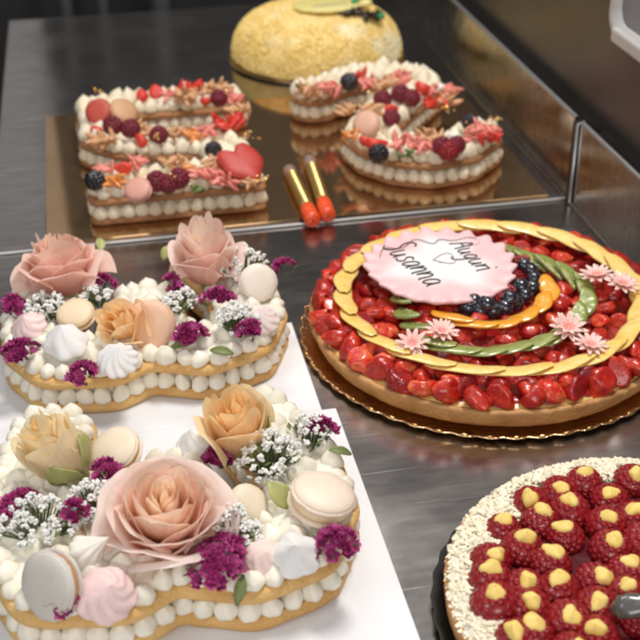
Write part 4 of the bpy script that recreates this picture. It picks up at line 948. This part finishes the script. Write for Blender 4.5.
mb=MB(); mb.lathe([(.001,.0006),(.138,.0006),(.141,.0015),(.1455,.0040),(.1445,.0043),(.140,.0030),(.001,.0030)],240,fn=lambda r,z,a:(r*(1+(.008*math.sin(60*a) if z>.006 else 0)),z)); o=mb.build('cake_board',M['foil'],None,loc=(LX,LY,0)); tag(o,'thin pale gold foil tray under the lemon crumb cake','cake board')
t=thing('sugar_plaque','pale yellow sugar plaque with faint writing on top of the lemon cake','plaque',(0.3769,1.8726,0.0795)); t.rotation_euler=(-.10,0,.1)
mb=MB(); mb.lathe([(.001,.004),(.030,.004),(.056,.0038),(.058,.0025),(.057,.0),(.001,0)],80,fn=lambda r,z,a:(r*(1+.02*math.cos(14*a)*(r>.04)),z)); mb.build('sugar_disc',M['yplaque'],t)
mb=MB(); mb.tube([(x*.001,.004*math.sin(x*.9)-.012+.0006*x*.1,.0045) for x in range(-30,30)],.0006,5); mb.build('writing',M['ink2'],t)
def shreds(p,r,n,l,seed):
    rr=random.Random(seed); mb=MB()
    for i in range(n):
        c=Vector((rr.uniform(-r,r),rr.uniform(-r,r)*.8,rr.uniform(0,.006))); d=Vector((rr.uniform(-1,1),rr.uniform(-1,1),rr.uniform(-.2,.5))).normalized()*rr.uniform(.006,.013); s=d.cross(Vector((0,0,1))).normalized()*.003
        mb.tube([c-d*.6,c+s*.4,c+d*.6],[.0018,.0030,.0014],5)
    o=mb.build('chocolate_shavings',M['choc'],None,loc=p); tag(o,l,'chocolate','chocolate on the lemon cake')
shreds((0.4058,1.8242,0.0800),.015,40,'dark chocolate shavings right beside the yellow plaque',3); shreds((0.4339,1.8057,0.0770),.015,40,'dark chocolate shavings at the right shoulder of the lemon cake',4)
for p,l in (((0.4184,1.8589,0.0870),'green candy gem behind the chocolate shavings'),((0.4456,1.7945,0.0810),'green candy gem at the right of the chocolate shavings')): chunk('candy_gem',p,(.0065,.006,.005),'green_gem',l,'candy',seed=2)
chunk('lemon_candy',(0.4350,1.8527,0.0860),(.010,.008,.006),'yplaque','yellow candy piece between the green gems','candy',seed=8)

# ================================================================== RASPBERRY TART
RX,RY=.3500,.5780
T3=thing('raspberry_tart','round tart of large raspberries filled with yellow cream inside a white flake rim','tart',(RX,RY,0))
mb=MB(); mb.lathe([(.001,.0006),(.148,.0006),(.154,.003),(.1575,.007),(.1565,.0075),(.152,.0042),(.001,.0028)],160,fn=lambda r,z,a:(r*(1+(.006*math.sin(40*a) if r>.15 else 0)),z)); o=mb.build('cake_board',M['doily'],None,loc=(RX,RY,0)); tag(o,'dark foil tray under the raspberry tart','cake board')
mb=MB(); mb.lathe([(.001,.0040),(.145,.0040),(.1475,.010),(.149,.022),(.1475,.027),(.143,.0275),(.001,.0260)],180,fn=wob); mb.build('crust',M['crust'],T3)
mb=MB(); mb.lathe([(.001,.0290),(.10,.0290),(.116,.0300),(.132,.0335),(.141,.0320),(.146,.0268)],120,fn=cw); mb.build('cream_bed',M['cream'],T3)
mb=MB(); mb.lathe([(.001,.0302),(.09,.0302),(.112,.0306),(.1135,.0295)],90,fn=cw); mb.build('red_jelly',M['jelly'],T3)
def ring(rr):
    a=rr.uniform(0,2*PI); r_=.110+.0375*rr.random()**.8; z=.031+.004*math.sin(min(1,(r_-.108)/.034)*PI) ; 
    if r_>.140: z-= (r_-.140)*.8
    return (r_*math.cos(a),r_*math.sin(a),z+rr.uniform(-.001,.002)),None
def chips(n,fn,seed):
    rr=random.Random(seed); mb=MB()
    for i in range(n):
        p,_=fn(rr); p=Vector(p); a=Vector((rr.uniform(-1,1),rr.uniform(-1,1),rr.uniform(-.35,.35))).normalized()*rr.uniform(.003,.0062); b=a.cross(Vector((rr.uniform(-.5,.5),rr.uniform(-.5,.5),1))).normalized()*rr.uniform(.0010,.0024); nz=a.cross(b).normalized()*.0006
        c=[p-a*.5-b,p+a*.5-b*.7,p+a*.5+b,p-a*.5+b*.8]; mb.add([q-nz for q in c]+[q+nz+Vector((0,0,.0005)) for q in c],[(0,3,2,1),(4,5,6,7),(0,1,5,4),(1,2,6,5),(2,3,7,6),(3,0,4,7)])
    return mb
o=chips(5200,ring,9).build('flake_coating',M['flake'],T3,False); o['kind']='stuff'
pr_=[(0.3175,0.6602,0.0500),(0.2897,0.6517,0.0500),(0.2682,0.6286,0.0500),(0.2371,0.6219,0.0500),(0.3396,0.6399,0.0500),(0.3050,0.6322,0.0500),(0.3307,0.6154,0.0500),(0.2816,0.6071,0.0500),(0.2320,0.6016,0.0500),(0.2558,0.5893,0.0500),(0.3056,0.5860,0.0500),(0.3314,0.5869,0.0500),(0.2788,0.5803,0.0500),(0.3229,0.5659,0.0500),(0.2993,0.5618,0.0500),(0.2253,0.5765,0.0500),(0.2527,0.5707,0.0500),(0.2742,0.5534,0.0500),(0.2896,0.5368,0.0500),(0.2447,0.5444,0.0500),(0.2134,0.5380,0.0500),(0.2650,0.5263,0.0500),(0.3631,0.6409,0.0500),(0.3569,0.6166,0.0500),(0.1908,0.5492,0.0500)]
used=[]
CURDM=[]
for k in range(5):
    CURD=MB(); CURD.lathe([(.0058,-.004),(.0060,-.001),(.0056,.0010),(.0045,.0026),(.0030,.0038),(.0014,.0050),(.0003,.0056)],18,fn=lambda r,z,a:(r*(1+.10*math.sin(2*a+k)+.08*math.sin(3*a+2*k)+.05*math.sin(5*a+k)),z+.0006*math.sin(3*a+k)*(r>.002)))
    CURDM.append(CURD.mesh('cream_filling'))
def big_rasp(x,y,s):
    o=place('raspberry',R.choice(RASP_BIG),'rasp',(x,y,.0255),(R.uniform(-.22,.22),R.uniform(-.38,.05),.95),R.uniform(0,6),(s*1.14,s*1.14,s*1.08),parent=T3)
    c=obj('cream_filling',R.choice(CURDM),M['curd'],o,(R.uniform(-.0012,.0012),R.uniform(-.0018,.0008),.0190),(R.uniform(-.2,.2),R.uniform(-.2,.2),R.uniform(0,6)),(R.uniform(.95,1.15),R.uniform(.92,1.08),R.uniform(.6,1.05)))
for p in pr_[:-1]:
    x,y=p[0]-RX,p[1]-RY
    if math.hypot(x,y)>.118: f_=.118/math.hypot(x,y); x*=f_; y*=f_
    used.append((x,y)); big_rasp(x,y,R.uniform(.98,1.08))
for k in range(9000):
    a=R.uniform(0,2*PI); r_=.115*math.sqrt(R.random()); x,y=r_*math.cos(a),r_*math.sin(a)
    if all(math.hypot(x-q[0],y-q[1])>.0232 for q in used): used.append((x,y)); big_rasp(x,y,R.uniform(.92,1.04))
chunk('chocolate_piece',(0.3123,0.5352,0.0560),(.016,.009,.005),'spat','small dark glossy chocolate piece among the raspberries at the right','chocolate',ax=(-.3,-.4,.8),sp=.4,seed=3)

# ================================================================== LIGHT
w=bpy.data.worlds.new('World'); scene.world=w; w.use_nodes=True
nt=w.node_tree; bg=nt.nodes['Background']; bg.inputs['Strength'].default_value=1
tc=nt.nodes.new('ShaderNodeTexCoord'); sx=nt.nodes.new('ShaderNodeSeparateXYZ'); cr=nt.nodes.new('ShaderNodeValToRGB')
nt.links.new(tc.outputs['Generated'],sx.inputs[0]); nt.links.new(sx.outputs['Z'],cr.inputs['Fac']); nt.links.new(cr.outputs['Color'],bg.inputs['Color'])
e=cr.color_ramp.elements; e[0].position=0; e[0].color=(.06,.058,.056,1); e[1].position=1; e[1].color=(.42,.42,.43,1)
x=e.new(.30); x.color=(.088,.085,.082,1); x=e.new(.52); x.color=(.125,.122,.12,1)
def area_l(name,loc,target,sx,sy,power,col):
    l=bpy.data.lights.new(name,'AREA'); l.shape='RECTANGLE'; l.size=sx; l.size_y=sy; l.energy=power; l.color=col
    o=bpy.data.objects.new(name,l); COL.objects.link(o); o.location=loc; o.rotation_mode='QUATERNION'; o.rotation_quaternion=(Vector(target)-Vector(loc)).to_track_quat('-Z','Y')
area_l('ceiling_lamp',(.55,1.15,1.75),(.2,.9,0),.55,.28,25,(1,.955,.90))
area_l('side_lamp',(-1.3,.2,1.5),(.1,.9,0),.6,.6,7,(.93,.96,1))
area_l('front_fill',(-.1,-1.1,1.15),(.15,.9,0),1.3,.7,17,(1,.97,.94))  # fill light added behind the camera to brighten the upright petals
area_l('rear_lamp',(.1,2.3,1.7),(.2,1.6,0),.7,.2,9,(1,.95,.90))

# ================================================================== CAMERA
cam=bpy.data.cameras.new('camera'); co=bpy.data.objects.new('camera',cam); COL.objects.link(co); scene.camera=co
cam.sensor_width=36; cam.lens=1193.564/640*36; cam.clip_start=.02; cam.clip_end=60
co.location=(0,0,.6294)
co.rotation_mode='QUATERNION'
co.rotation_quaternion=(Matrix.Rotation(-.18822,3,'Z')@Matrix.Rotation(PI/2-.53745,3,'X')@Matrix.Rotation(-.01386,3,'Z')).to_quaternion()
cam.dof.use_dof=True; cam.dof.focus_distance=.98; cam.dof.aperture_fstop=9
scene.render.engine='CYCLES'; scene.cycles.pixel_filter_type='BLACKMAN_HARRIS'; scene.cycles.filter_width=2.6
scene.view_settings.view_transform='Standard'; scene.view_settings.look='None'; scene.view_settings.exposure=0
